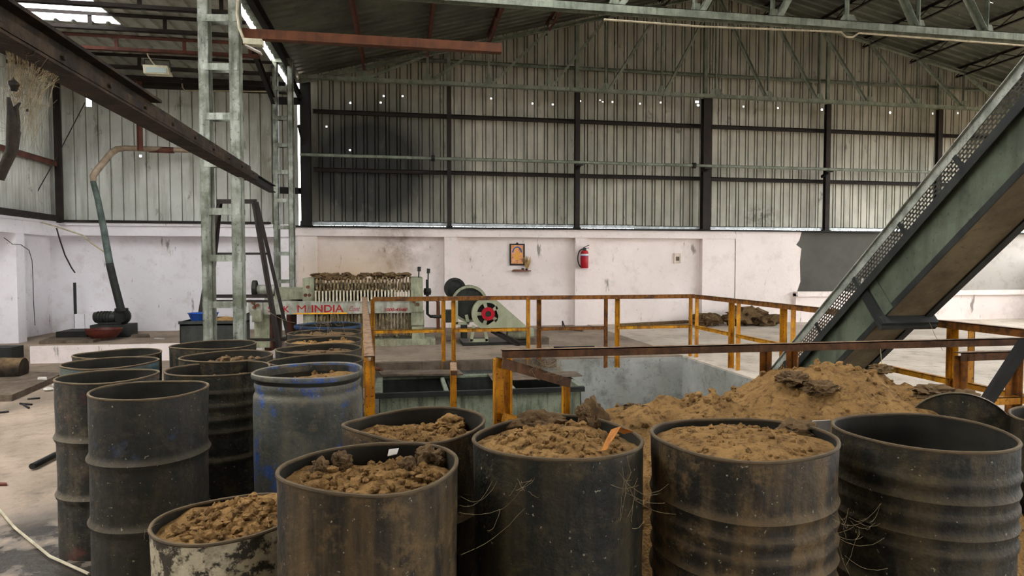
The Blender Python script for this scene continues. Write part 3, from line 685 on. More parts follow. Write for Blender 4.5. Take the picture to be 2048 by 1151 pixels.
# perforated guard with real holes
pg = MB(); ns = int((S1 - S0) / .034); rows = 4; rw = GH / rows
for i in range(ns):
    for r in range(rows):
        s0 = S0 + i * .034 + (.017 if r % 2 else 0); n0 = GB + r * rw
        su = [s0, s0 + .006, s0 + .028, s0 + .034]; nu = [n0, n0 + rw * .24, n0 + rw * .76, n0 + rw]
        for a_ in range(3):
            for c_ in range(3):
                if a_ == 1 and c_ == 1: continue
                pg.add([C(-.01, su[a_], nu[c_]), C(-.01, su[a_ + 1], nu[c_]), C(-.01, su[a_ + 1], nu[c_ + 1]), C(-.01, su[a_], nu[c_ + 1])], [(0, 1, 2, 3)])
obj('perforated_guard', pg, 'perf', t, fix=False, label='perforated guard strip with light showing through')
obj('guard_flange', cbox(-.012, -.008, S0, S1, GB + GH, GB + GH + .055), 'zincflange', t, label='spotted zinc edge strip')
obj('guard_flange', cbox(-.03, -.008, S0, S1, GB + GH + .05, GB + GH + .055), 'zincflange', t)
for s in [S0 + .1 + k * .55 for k in range(10)]:
    obj('guard_post', cbox(-.02, -.012, s, s + .03, SH - .02, GB + GH), 'conveyor_dark', t)
obj('joint_flange', cbox(-.05, CW + .03, -.03, .0, -.075, 0), 'conveyor_dark', t); obj('joint_flange', cbox(-.05, CW + .03, .004, .028, -.06, 0), 'conveyor_dark', t)
obj('joint_strap', cbox(-.028, -.002, -.05, .03, -.06, SH + .01), 'conveyor_dark', t); obj('joint_strap', cbox(-.01, -.001, .03, .12, 0, SH), 'conveyor', t)
for k in (.06, .16, .26): obj('bolt', MB().tube([C(k, -.035, -.05), C(k, -.015, -.05)], .012, 6), 'conveyor_dark', t)
# things caught on the joint
one('paper_scrap', MB().lump(C(-.03, .03, SH + .02), .016, 3, .6, 2, (.6, .5, 1.5)), 'pale', 'pale scrap of rag caught at the conveyor joint', 'scrap')

# ================================================================== RAILINGS
def railpanel(a, b, zb, zt, label, mat='yellow', mid=.5, wd=.05, postb=None, grp='yellow railing panels round the pit', topmat=None, posts=(1, 1), zt2=None, ext=0):
    """angle-iron panel from a to b (x, y): two posts, top rail, middle rail"""
    a = Vector((a[0], a[1], 0)); b = Vector((b[0], b[1], 0)); zt2 = zt if zt2 is None else zt2
    t = thing('railing_panel', ((a.x + b.x) / 2, (a.y + b.y) / 2, zb), label, 'railing', grp)
    d = (b - a).normalized(); up = (d.x, d.y, 0)
    e_ = b + d * ext
    obj('top_rail', MB().angle((a.x, a.y, zt), (e_.x, e_.y, zt2), wd, .006, sx=1, sz=1), topmat or mat, t)
    if mid is not None:
        zm = zb + (zt - zb) * mid; zm2 = zb + (zt2 - zb) * mid; obj('middle_rail', MB().angle((a.x, a.y, zm), (b.x, b.y, zm2), wd * .8, .006), mat, t)
    for k, (p, s_, z_) in enumerate(((a, 1, zt), (b, -1, zt2))):
        if posts[k]: obj('post', MB().angle((p.x, p.y, zb - (.0 if postb is None else postb)), (p.x, p.y, z_), wd, .006, up, 1, s_), mat, t)
    return t
YB = 7.76; ZT = 1.05
bx_ = lambda px: atY(px, 600, YB).x
lbl = ['first back railing panel, in front of the filter press', 'second back railing panel, in front of the red-hubbed belt guard', 'third back railing panel, just right of the belt guard tail', 'fourth back railing panel, ending at the pit corner']
for (p0, p1), l, nx_ in zip(((745, 887), (907, 1057), (1078, 1213), (1235, 1383)), lbl, (907, 1078, 1235, 1388)):
    railpanel((bx_(p0), YB), (bx_(p1), YB), PZ, ZT, l, postb=.12, topmat='rustyellow', mat='rustyellow' if p0 == 1078 else 'yellow', ext=bx_(nx_) - bx_(p1) - .001)
rx = 3.72
def ry(px): return atX(px, 640, rx).y
lbr = ['railing panel turning the pit corner below the soil clumps', 'railing panel beside the double posts, left of the conveyor', 'railing panel partly hidden behind the conveyor', 'railing panel right of the conveyor foot', 'railing panel running out of the picture at the right edge']
for (p0, p1), l, nx_ in zip(((1392, 1463), (1475, 1567), (1584, 1728), (1738, 1906), (1938, 2110)), lbr, (1475, 1584, 1738, 1938, 2130)):
    railpanel((rx, ry(p0)), (rx, ry(p1)), PZ, ZT, l, postb=.0, topmat='rustyellow', ext=ry(p1) - ry(nx_) - .001)
# left side rail, running towards the viewer
la = atZ(729, 598, ZT + .0); ln = atD(739, 722, 3.35)
t = railpanel((ln.x, ln.y), (la.x, la.y), 0, ln.z, 'rusty railing running from the drums back to the filter press', 'yellow', .52, .055, grp=None, topmat='rustrail', zt2=la.z)
# second short stretch by the tank
p1 = atD(907, 726, 4.3); p2 = atD(908, 752, 3.9)
t = thing('handrail_post', (p1.x, p1.y, 0), 'lone yellow post in front of the open tank', 'post')
obj('post', MB().angle((p1.x, p1.y, 0), (p1.x, p1.y, p1.z), .045, .006), 'yellow', t); obj('rail_stub', MB().bar((p1.x, p1.y + .02, p1.z - .01), (p2.x, p2.y, p2.z + .02), .04, .03), 'rustrail', t)
# front railing
YF = 3.5; fz = .97; f0 = atY(1003, 712, YF).x; f1 = 4.3
t = thing('railing_panel', (2.2, YF, 0), 'long rust-brown front railing behind the mud heap', 'railing')
obj('top_rail', MB().angle((f0, YF, fz), (f1, YF, fz), .046, .006, sx=1, sz=1), 'rustrail', t)
for px, m in ((1016, 'yellow'), (1535, 'rustyellow'), (1588, 'rustyellow')):
    x = atY(px, 730, YF).x; obj('post', MB().angle((x, YF + .02, 0), (x, YF + .02, fz), .05, .007, (1, 0, 0)), m, t)
# handrail that dips towards the pit
h1 = atD(998, 724, 3.45); h2 = atD(1134, 765, 3.9)
t = thing('stair_handrail', (h1.x, h1.y, 0), 'short sloping yellow handrail dipping towards the tank', 'railing')
obj('top_rail', MB().angle(h1, h2, .055, .006), 'rustrail', t)
obj('post', MB().angle((h1.x, h1.y, 0), (h1.x, h1.y, h1.z + .02), .06, .007), 'yellow', t)
obj('post', MB().angle((h2.x, h2.y, -.2), (h2.x, h2.y, h2.z + .02), .055, .007), 'yellow', t)
h3 = atD(1000, 832, 3.45); h4 = atD(1040, 850, 3.55); obj('middle_rail', MB().angle(h3, (h2.x, h2.y, h3.z - .2), .045, .006), 'yellow', t)
# small gate at the right edge
YG = 3.25; g0 = atY(1922, 712, YG).x; g1 = atY(2030, 705, YG).x; gz = atY(1922, 712, YG).z
t = thing('gate_frame', ((g0 + g1) / 2, YG, 0), 'small rusty yellow gate frame at the right edge', 'gate')
obj('top_rail', MB().angle((g0 - .02, YG, gz), (g1 + .5, YG, gz), .05, .006), 'rustrail', t)
obj('post', MB().angle((g0, YG, 0), (g0, YG, gz), .05, .006, (1, 0, 0)), 'rustyellow', t); obj('post', MB().angle((g1, YG, 0), (g1, YG, gz), .06, .006, (1, 0, 0)), 'rustyellow', t)
z1 = atY(2000, 800, YG).z; obj('middle_rail', MB().angle((g0, YG, z1), (g1 + .5, YG, z1), .045, .006), 'yellow', t)
z1 = atY(2000, 838, YG).z; obj('lower_rail', MB().angle((g0, YG, z1), (g1 + .5, YG, z1), .04, .006), 'yellow', t)
one('leaning_bar', MB().bar(atD(1965, 815, 3.55), atD(2052, 682, 3.5), .05, .05), 'black_steel', 'dark bar leaning diagonally behind the small gate', 'bar')

# ================================================================== OPEN TANK IN THE PIT
tz = .2
A, B_, C_, D_ = atZ(758, 787, tz), atZ(1160, 772, tz), atZ(1128, 751, tz), atZ(749, 756, tz)
B_.y = A.y; D_.x = A.x; C_.x = B_.x; C_.y = D_.y
t = thing('open_tank', ((A.x + B_.x) / 2, (A.y + C_.y) / 2, -1.4), 'long open mould-streaked green steel tank in the pit', 'tank')
def tb(x0, y0, x1, y1, z0, z1): return MB().box((x0, y0, z0), (x1, y1, z1))
obj('front_plate', tb(A.x, A.y, B_.x, A.y + .01, -1.4, tz), 'tank_green', t); obj('back_plate', tb(A.x, C_.y - .01, B_.x, C_.y, -1.4, tz), 'tank_green', t)
obj('end_plate', tb(A.x, A.y, A.x + .01, C_.y, -1.4, tz), 'tank_green', t); obj('end_plate', tb(B_.x - .01, A.y, B_.x, C_.y, -1.4, tz), 'tank_green', t)
obj('bottom_plate', tb(A.x, A.y, B_.x, C_.y, -1.4, -1.38), 'black_tank', t)
obj('lining', MB().box((A.x + .012, C_.y - .018, -1.38), (B_.x - .012, C_.y - .012, tz - .02)), 'black_tank', t)
obj('rim_angle', MB().box((A.x - .05, A.y - .04, tz - .04), (B_.x + .03, A.y - .002, tz)).box((A.x - .05, A.y - .04, tz), (B_.x + .03, A.y + .004, tz + .008)), 'conveyor_dark', t)
obj('rim_angle', tb(A.x - .05, A.y + .02, A.x + .01, C_.y, tz, tz + .008), 'steel_green', t); obj('rim_angle', tb(B_.x - .02, A.y + .02, B_.x + .04, C_.y, tz, tz + .008), 'steel_green', t)
obj('rim_angle', tb(A.x, C_.y, B_.x, C_.y + .04, tz, tz + .008), 'steel_green', t)
for px in (893, 1030):
    x = atZ(px, 780, tz).x; obj('cross_bar', tb(x - .02, A.y + .02, x + .02, C_.y, tz - .03, tz + .006), 'steel_green', t)
obj('divider', tb(atZ(905, 780, tz).x, A.y + .012, atZ(905, 780, tz).x + .01, C_.y - .02, -1.38, tz - .04), 'black_tank', t)
def sheetlay(pxs, z, th, name, mat, label, cat):
    return one(name, MB().prism([atZ(px, py, z) for px, py in pxs], (0, 0, 0), (0, 0, th)), mat, label, cat)
sheetlay(((985, 762), (1122, 757), (1080, 745), (975, 747)), tz + .012, .008, 'loose_plate', 'wood', 'thin dusty plate laid over the right half of the tank', 'plate')
sheetlay(((1085, 757), (1165, 752), (1150, 743), (1075, 746)), tz + .03, .01, 'loose_board', 'wood', 'pale board over the right end of the tank', 'board')
sheetlay(((762, 752), (926, 750), (918, 742), (757, 743)), tz + .03, .02, 'loose_board', 'wood', 'dark board along the far rim of the tank', 'board')
one('pipe_stub', MB().tube([atZ(750, 736, .3), atZ(764, 739, .3)], .02, 8), 'rust_beam', 'short rusty pipe stub at the platform edge', 'pipe', smooth=True)

# ================================================================== FILTER PRESS
YP = 9.55
fx = lambda px: atY(px, 620, YP).x
fzz = lambda py: atY(680, py, YP).z
t = thing('filter_press', (fx(680), YP + .5, PZ), 'chalky green plate filter press with red painted lettering', 'press')
zb0, zb1 = fzz(627), fzz(601)
sb = obj('side_bar', MB().box((fx(497), YP, zb0), (fx(845), YP + .04, zb1)), 'machine_white', t)
obj('side_bar', MB().box((fx(497), YP + 1.06, zb0), (fx(845), YP + 1.10, zb1)), 'machine_white', t)
for p0, p1, top in ((505, 538, 622), (822, 850, 555)):
    for yy in (YP + .05, YP + .9): obj('leg', MB().box((fx(p0) + .01, yy, PZ), (fx(p1) - .01, yy + .16, fzz(624))), 'machine', t)
obj('end_head', MB().box((fx(822), YP - .02, fzz(652)), (fx(846), YP + 1.12, fzz(556))), 'machine', t)
obj('end_foot', MB().box((fx(824), YP - .02, fzz(690)), (fx(848), YP + .2, fzz(655))), 'machine', t)
obj('bracket', MB().box((fx(500), YP - .03, fzz(628)), (fx(525), YP + .0, fzz(598))), 'machine_white', t); obj('bracket', MB().box((fx(506), YP - .06, fzz(640)), (fx(524), YP + .03, fzz(618))), 'machine', t)
obj('bracket', MB().box((fx(820), YP - .035, fzz(625)), (fx(846), YP - .02, fzz(594))), 'machine', t)
obj('moving_head', MB().box((fx(605), YP + .045, fzz(690)), (fx(628), YP + 1.05, fzz(556))), 'machine', t)
obj('rust_plate', MB().box((fx(525), YP + .1, fzz(700)), (fx(540), YP + .8, fzz(627))), 'redoxide', t); obj('rust_plate', MB().box((fx(565), YP + .3, PZ), (fx(575), YP + .8, fzz(627))), 'redoxide', t)
obj('closing_screw', MB().tube([(fx(500), YP + .55, fzz(585)), (fx(606), YP + .55, fzz(585))], .07, 14), 'machine', t, True)
obj('crossbeam', MB().box((fx(548), YP + .1, fzz(598)), (fx(606), YP + 1.0, fzz(578))), 'machine', t)
obj('drive_motor', MB().lathe([(.0, -.1), (.075, -.1), (.075, .14), (.0, .14)], 16, (fx(520), YP + .35, fzz(580)), 'x'), 'machine_white', t, True)
obj('hand_wheel', MB().lathe([(0, -.02), (.12, -.02), (.12, .03), (0, .03)], 20, (fx(500), YP + .3, fzz(577)), 'x'), 'black_rubber', t, True)
for px, py in ((828, 604), (836, 598), (836, 610), (508, 603), (517, 608), (510, 612), (617, 573), (612, 589), (620, 589)):
    obj('bolt', MB().lathe([(0, -.02), (.024, -.02), (.024, .02), (0, .02)], 8, (fx(px), YP - .045, fzz(py)), 'y'), 'rust_beam', t)
NPL = 28
for k in range(NPL):
    x = fx(632) + (fx(818) - fx(632)) * k / (NPL - 1); j = random.uniform(-.008, .008)
    mb = MB().box((x - .012, YP + .07, .47), (x + .012, YP + 1.04, 1.17 + j)); pl = obj('filter_plate', mb, 'black_tank' if 0 else 'machine', t)
    obj('plate_lug', MB().box((x - .011, YP - .03, zb1 - .01), (x + .011, YP + .07, zb1 + .15 + j)), M.setdefault('lug', grime('worn_white_plate_lug', (208, 200, 178), (176, 166, 140), (90, 78, 56), 12, .5, .3, .6, rnd=True)), pl)
    # the cloth bulges out of the gap below and hangs in frayed folds above
    n = 7
    for z0, z1, yo, wd in ((zb1 + .13, 1.27 + random.uniform(-.03, .03), .01, .017), (.42 + random.uniform(-.03, .02), zb0 + .01, .045, .015)):
        pts = [(x + .018 + random.uniform(-.005, .005), YP + yo + .015 * math.sin(i * 2.1 + k), z0 + (z1 - z0) * i / n) for i in range(n + 1)]
        cl = MB().tube(pts, [wd * random.uniform(.7, 1.2) for _ in pts], 6)
        obj('cloth', cl, M.setdefault('cloth', grime('stained_filter_cloth', (138, 118, 84), (86, 70, 48), (42, 34, 22), 14, .7, .6, .95, rnd=True)), pl, True)
cr = MB()
for k in range(90):
    cr.lump((random.uniform(fx(628), fx(822)), YP + random.uniform(0, .9), 1.27 + random.uniform(-.02, .05)), random.uniform(.02, .06), k, .6, 2, (1.3, 1, .55))
o = obj('residue_crust', cr, 'soil_dark', t); o['kind'] = 'stuff'; o['label'] = 'dry crust of residue along the plate tops'
# feed pipes and levers at the right end
obj('riser_pipe', MB().tube([(fx(856), YP + .2, fzz(560)), (fx(856), YP + .2, fzz(632)), (fx(862), YP + .2, fzz(637)), (fx(890), YP + .2, fzz(637))], .022, 8), 'black_rubber', t, True)
obj('bend_pipe', MB().tube([(fx(848), YP + .1, fzz(601)), (fx(872), YP + .1, fzz(601)), (fx(877), YP + .1, fzz(606)), (fx(877), YP + .1, fzz(664))], .026, 8), 'rust_beam', t, True)
obj('valve_body', MB().lathe([(0, -.05), (.05, -.05), (.06, 0), (.05, .05), (0, .05)], 10, (fx(856), YP + .2, fzz(585)), 'z'), 'black_rubber', t)
for px, p0, p1 in ((838, 560, 533), (857, 580, 537)):
    lv = obj('lever', MB().tube([(fx(px), YP + .2, fzz(p0)), (fx(px) + .01, YP + .2, fzz(p1))], .011, 6), 'black_rubber', t)
    obj('grip', MB().tube([(fx(px) + .01, YP + .2, fzz(p1 + 10)), (fx(px) + .012, YP + .2, fzz(p1))], .026, 8), 'black_rubber', lv)
def text(body, px, py, hpx, mat, parent, shear=0.0, bold=.0, y=YP - .004, width=None, name='lettering'):
    cu = bpy.data.curves.new(name, 'FONT'); cu.body = body; cu.size = hpx / F * (YP / .985) * 1.38; cu.shear = shear; cu.offset = bold; cu.extrude = .001
    o = bpy.data.objects.new(name, cu); COL.objects.link(o); cu.materials.append(M[mat]); o.parent = parent
    p = atY(px, py, y); o.rotation_euler = (R(90), 0, 0); o.location = Vector((p.x, y, p.z)) - Vector(parent['_o'])
    if width:
        bpy.context.view_layer.update(); d = o.dimensions.x
        if d > 1e-4: o.scale.x = (atY(px + width, py, y).x - p.x) / d
    bpy.context.view_layer.update(); me = bpy.data.meshes.new_from_object(o.evaluated_get(bpy.context.evaluated_depsgraph_get()))
    r_ = bpy.data.objects.new('lettering', me); COL.objects.link(r_); r_.parent = parent; r_.location = o.location; r_.rotation_euler = o.rotation_euler; r_.scale = o.scale
    bpy.data.objects.remove(o); return r_
for dy, m, bo in ((.0, 'ink_red', .006),):
    text('INDIA', 622, 624, 14, m, t, 0, .003, width=64); text('M', 593, 624, 14, m, t, 0, 0, width=17); text('K', 566, 624, 12, m, t, 0, .002, width=12); text('S', 536, 624, 12, m, t, 0, .003, width=9)
text('/', 613, 624, 13, 'ink_shadow', t, .1, 0)
obj('letter_shadow', MB().box((fx(588), YP - .002, fzz(627)), (fx(694), YP + .001, fzz(624.5))), 'ink_yellow', t, label='worn yellow underline below the lettering')
text('Cont', 697, 622, 10, 'ink_shadow', t, .4, .001, width=22); text('1000-45/60', 767, 622, 6.5, 'ink_red', t, .3, .001, width=46)
one('press_trough', MB().box((fx(632), YP - .05, PZ), (fx(870), YP + .5, PZ + .09)), 'machine', 'low grey-green drip trough under the filter press', 'trough')

# ================================================================== PUMP WITH BELT GUARD
YM = 9.35; mx = lambda px: atY(px, 620, YM).x; mz = lambda py: atY(980, py, YM).z
gx, gz_ = mx(976), mz(627); px_ = mx(977) - mx(976)
t = thing('belt_pump', (mx(960), YM + .3, PZ), 'sage green slurry pump with a red-hubbed belt guard', 'pump')
rg = 32 * px_; guard = MB(); outer = []
tail = [(mx(1050), mz(650)), (mx(1056), mz(659)), (mx(1050), mz(668))]
for k in range(26):
    a_ = R(52) + (R(360) - R(52 + 88)) * k / 25; outer.append((gx + rg * math.cos(a_), gz_ + rg * math.sin(a_)))
outer += [(tail[2][0], mz(657)), (tail[1][0], mz(659)), (tail[0][0], mz(650))]
# plate as ring + tail: fan strips between the outer outline and the window circle
wr = 22 * px_; hub = 13 * px_; n = len(outer)
def wnd(p): 
    d = Vector((p[0] - gx, p[1] - gz_)).normalized(); return (gx + wr * d.x, gz_ + wr * d.y)
front = [Vector((p[0], YM, p[1])) for p in outer]; inn = [Vector((wnd(p)[0], YM, wnd(p)[1])) for p in outer]
for i in range(n):
    j = (i + 1) % n
    q = [front[i], front[j], inn[j], inn[i]]; bk = [v + V(0, .012, 0) for v in q]; guard.add(q + bk, [(0, 1, 2, 3), (7, 6, 5, 4), (3, 2, 6, 7), (0, 4, 5, 1)])
    sk = [front[i], front[j], front[j] + V(0, .1, 0), front[i] + V(0, .1, 0)]; guard.add(sk, [(3, 2, 1, 0)])
gd = obj('belt_guard', guard, 'guard', t)
for k in range(5):
    a_ = R(35) + k * R(72); obj('spoke', MB().bar((gx + hub * .8 * math.cos(a_), YM + .006, gz_ + hub * .8 * math.sin(a_)), (gx + wr * 1.04 * math.cos(a_), YM + .006, gz_ + wr * 1.04 * math.sin(a_)), .01, .075, (0, 1, 0)) if 0 else MB().prism([Vector((gx + r_ * math.cos(a_ + s_), YM, gz_ + r_ * math.sin(a_ + s_))) for r_, s_ in ((hub * .8, -.26), (wr * 1.05, -.17), (wr * 1.05, .17), (hub * .8, .26))], (0, 0, 0), (0, .012, 0)), 'guard', gd)
obj('pulley', MB().lathe([(0, .06), (wr * 1.1, .06), (wr * 1.1, .10), (0, .10)], 28, (gx, YM, gz_), 'y'), 'black_rubber', t, True)
hb = obj('hub', MB().lathe([(hub * .45, -.02), (hub, -.02), (hub * 1.02, .02), (hub * .45, .02), (hub * .45, -.02)], 24, (gx, YM - .01, gz_), 'y', False), 'red', t, True, label='red painted pulley hub')
obj('shaft_end', MB().lathe([(0, -.03), (hub * .42, -.03), (hub * .46, .05), (0, .05)], 16, (gx, YM, gz_), 'y'), 'black_rubber', hb, True)
obj('pump_casing', MB().lathe([(0, 0), (33 * px_, 0), (36 * px_, .04), (36 * px_, .2), (33 * px_, .26), (0, .26)], 32, (mx(943), YM + .16, mz(607)), 'y'), 'black_rubber', t, True)
obj('casing_band', MB().lathe([(32 * px_, 0), (37 * px_, 0), (37 * px_, .03), (32 * px_, .03), (32 * px_, 0)], 32, (mx(941), YM + .13, mz(608)), 'y', False), 'machine', t, True)
obj('flywheel', MB().lathe([(0, .03), (17 * px_, .03), (17 * px_, 0), (22 * px_, 0), (22 * px_, .07), (0, .07)], 32, (mx(914), YM + .35, mz(578)), 'y'), 'black_rubber', t, True)
obj('flywheel_neck', MB().bar((mx(914), YM + .42, mz(580)), (mx(943), YM + .42, mz(607)), .14, .16), 'black_rubber', t)
obj('valve_chest', MB().box((mx(893), YM + .12, mz(645)), (mx(907), YM + .3, mz(620))), 'black_rubber', t); obj('inlet_pipe', MB().tube([(mx(868), YM + .2, mz(634)), (mx(900), YM + .2, mz(634))], .02, 8), 'black_rubber', t, True)
fr = lambda a, b: MB().bar(a, b, .045, .045)
obj('pedestal', fr((mx(914), YM + .12, mz(600)), (mx(914), YM + .12, mz(648))).bar((mx(912), YM + .12, mz(647)), (mx(940), YM + .12, mz(647)), .045, .045).bar((mx(938), YM + .12, mz(647)), (mx(934), YM + .12, mz(630)), .045, .045), 'guard', t)
obj('trestle', fr((mx(948), YM + .02, mz(650)), (mx(942), YM + .02, mz(682))).bar((mx(970), YM + .02, mz(656)), (mx(974), YM + .02, mz(682)), .045, .045).bar((mx(940), YM + .02, mz(680)), (mx(976), YM + .02, mz(680)), .045, .045), 'guard', t)
obj('drain_can', MB().lathe([(0, 0), (.05, 0), (.05, .2), (0, .2)], 14, (mx(929), YM + .1, mz(676)), 'z'), 'black_rubber', t, True)
obj('drive_motor', MB().lathe([(0, -.2), (.085, -.2), (.1, -.14), (.1, .14), (.085, .2), (0, .2)], 18, (mx(1045), YM + .2, mz(671)), 'x'), 'machine', t, True)
obj('motor_rail', MB().bar((mx(985), YM + .1, mz(664)), (mx(1052), YM - .25, mz(700)), .04, .03).bar((mx(996), YM + .12, mz(664)), (mx(1062), YM - .22, mz(698)), .04, .03), 'dark_steel', t)
obj('bed_plate', MB().box((mx(925), YM - .05, mz(697)), (mx(1060), YM + .6, mz(683))), 'black_rubber', t)
one('pump_plinth', MB().box((mx(930), YM - .12, PZ - .01), (mx(1062), YM + .65, mz(696))), 'pit', 'mossy concrete block carrying the belt pump', 'plinth')
one('concrete_block', MB().box((mx(1058), YM - .1, PZ), (mx(1095), YM + .15, PZ + .1)), 'wood', 'brown block at the foot of the pump motor', 'block')
# ================================================================== DRUMS
def drum_geo(Rr, h, ribs, e2, ph2, e3, ph3, seed, bulge=0, dent=.02, rimw=0.0, taper=0):
    def rad(th, z):
        k = z / h; tw = .25 + .75 * k * k
        r = Rr * (1 + tw * (e2 * math.cos(2 * (th - ph2)) + e3 * math.cos(3 * (th - ph3))) + bulge * math.sin(math.pi * min(max(k, 0), 1)) - taper * (1 - k))
        q = Vector((math.cos(th) * 1.6, math.sin(th) * 1.6, z * 3.0 + seed * 7.7)); r += Rr * dent * noise.noise(q) * 1.6 + Rr * dent * .5 * noise.noise(q * 2.7)
        for zi, a_, w_ in ribs: r += a_ * math.exp(-((z - zi) / w_) ** 2)
        return r
    def zr(th): return h + rimw * math.cos(2 * (th - ph3)) + rimw * .5 * math.sin(3 * th + seed)
    return rad, zr
RIB2 = lambda h: [(h * .34, .013, .016), (h * .67, .013, .016)]
def RIBS(h, lo, hi, n, extra=()):
    return [(h * (lo + (hi - lo) * i / (n - 1)), .008, .013) for i in range(n)] + [(h * e, .013, .016) for e in extra]
SOILS = []
def drum(label, pl, pr, py, h, mat, ribs=None, e2=.03, ph2=0, e3=.01, ph3=1, seed=1, dent=.012, rimw=.004, bulge=0, floorz=.03, scale=1.0, plastic=False, group='old drums', tilt=None, rimmat='rim', segs=96):
    pc = (pl + pr) / 2; c = atZ(pc, py, h); d = c - CAM; D = d.dot(_rot @ Vector((0, 0, -1)))
    al = math.atan(abs(pc - 1024) / F); Rr = (pr - pl) * D * math.cos(al) / (2 * F) * scale
    c.z = 0
    ribs = RIB2(h) if ribs is None else ribs
    rad, zr = drum_geo(Rr, h, ribs, e2, ph2, e3, ph3, seed, bulge, dent, rimw)
    t = thing('barrel' if plastic else 'oil_drum', c, label, 'drum', group)
    rows = 70; n = segs; sh = MB()
    for i in range(rows + 1):
        for k in range(n):
            th = 2 * math.pi * k / n; z = zr(th) * i / rows; r = rad(th, h * i / rows)
            if plastic and i > rows - 5: r *= 1 - .012 * (i - rows + 5)
            sh.v.append(c + Vector((r * math.cos(th), r * math.sin(th), z)))
    for i in range(rows):
        for k in range(n): sh.f.append((i * n + k, i * n + (k + 1) % n, (i + 1) * n + (k + 1) % n, (i + 1) * n + k))
    obj('shell', sh, mat, t, True, fix=False)
    li = MB(); lr = 24; th_ = .007
    for i in range(lr + 1):
        for k in range(n):
            th = 2 * math.pi * k / n; f = 1 - i / lr; z = floorz + (zr(th) - floorz) * f; r = rad(th, h * f + (1 - f) * floorz) - th_
            li.v.append(c + Vector((r * math.cos(th), r * math.sin(th), z)))
    for i in range(lr):
        for k in range(n): li.f.append((i * n + k, i * n + (k + 1) % n, (i + 1) * n + (k + 1) % n, (i + 1) * n + k))
    li.f.append(tuple(lr * n + k for k in range(n)))
    obj('lining', li, 'drum_in', t, True, fix=False)
    rm = MB(); rr = .010 if plastic else .0065; m_ = 8
    for k in range(n):
        th = 2 * math.pi * k / n; r = rad(th, h) - .003 + (0 if not plastic else .004); z = zr(th)
        for j in range(m_):
            a_ = 2 * math.pi * j / m_; rm.v.append(c + Vector(((r + rr * math.cos(a_)) * math.cos(th), (r + rr * math.cos(a_)) * math.sin(th), z + rr * (1.6 if plastic else 1) * math.sin(a_))))
    for k in range(n):
        for j in range(m_): rm.f.append((k * m_ + j, ((k + 1) % n) * m_ + j, ((k + 1) % n) * m_ + (j + 1) % m_, k * m_ + (j + 1) % m_))
    obj('rim', rm, rimmat, t, True)
    return dict(t=t, c=c, rad=rad, zr=zr, h=h, R=Rr, n=n)
def soil(d, level, mound, label, seed, amp=.03, lumps=40, mat='soil', lean=(0, 0), lr=(.006, .022), smooth_r=1.0):
    """mud filling: a bumpy surface tucked inside the drum, with loose crumbs on it"""
    c = d['c']; n = 72; rings = 26; mb = MB()
    def hz(x, y, rho):
        q = Vector((x * 7, y * 7, seed * 3.3)); f = noise.fractal(q, 1.0, 2.1, 5) if hasattr(noise, 'fractal') else noise.noise(q)
        return level + mound * (1 - rho * rho) + lean[0] * x + lean[1] * y + amp * f
    mb.v.append(c + Vector((0, 0, hz(0, 0, 0))))
    for i in range(1, rings + 1):
        rho = i / rings
        for k in range(n):
            th = 2 * math.pi * k / n; r = (d['rad'](th, min(level, d['h'])) - .009) * rho
            x, y = r * math.cos(th), r * math.sin(th); mb.v.append(c + Vector((x, y, hz(x, y, rho))))
    for k in range(n): mb.f.append((0, 1 + k, 1 + (k + 1) % n))
    for i in range(rings - 1):
        for k in range(n): mb.f.append((1 + i * n + k, 1 + (i + 1) * n + k, 1 + (i + 1) * n + (k + 1) % n, 1 + i * n + (k + 1) % n))
    rnd = random.Random(seed)
    for i in range(lumps):
        th = rnd.uniform(0, 6.28); rho = math.sqrt(rnd.uniform(0, .8)); r = (d['rad'](th, level) - .03) * rho; x, y = r * math.cos(th), r * math.sin(th)
        s_ = rnd.uniform(*lr); mb.lump(c + Vector((x, y, hz(x, y, rho) + s_ * .3)), s_, seed * 50 + i, .45, 1)
    o = one('soil_fill', mb, mat, label, 'soil', None, 'stuff', smooth=True)
    return hz
def clod(d, px, py, r, label, seed, sq=(1, 1, 1), mat='soil_dark', z=None, amp=.4, sub=4):
    if d is not None:
        p = atZ(px, py, d['h'] - .025 if z is None else z)
    else: p = atZ(px, py, z)
    return one('soil_clod', MB().lump(p, r, seed, amp, sub, sq), mat, label, 'clod', 'lumps of dry mud', smooth=True)
G1 = 'drums in the front row'; G2 = 'drums standing behind on the left'
d1 = drum('short peeling white drum full of mud, at the bottom edge', 313, 600, 1034, .63, 'drum_white', [(.2, .01, .015)], .07, .35, .02, .5, 11, .012, .003, group=G1, rimmat='rim')
soil(d1, .61, .02, 'brown mud filling the short white drum', 4, .02, 260, lean=(.03, .09), lr=(.005, .018))
d2 = drum('dusty dented drum of cloddy mud, nearest of all', 566, 914, 932, .88, 'drum_dust', [(.30, .010, .02)], .045, .05, .022, .7, 2, .014, .006, group=G1)
soil(d2, .835, .01, 'cloddy mud inside the nearest drum', 9, .022, 240, lr=(.003, .018))
clod(d2, 852, 914, .034, 'round clod against the far rim of the nearest drum', 5); clod(d2, 880, 917, .028, 'smaller clod beside the round clod in the nearest drum', 6)
clod(d2, 684, 922, .03, 'clod at the left inside the nearest drum', 7); clod(d2, 815, 935, .03, 'clod in the middle of the nearest drum', 8); clod(d2, 640, 935, .026, 'dark clod by the left wall of nearest drum', 18)
p = atZ(775, 912, .85); one('wrapper', MB().prism([p, p + V(.03, .004, .004), p + V(.036, .02, .018), p + V(.004, .016, .016)], (0, 0, 0), (0, 0, .002)), 'pale', 'small white and yellow wrapper on the nearest drum mud', 'litter')
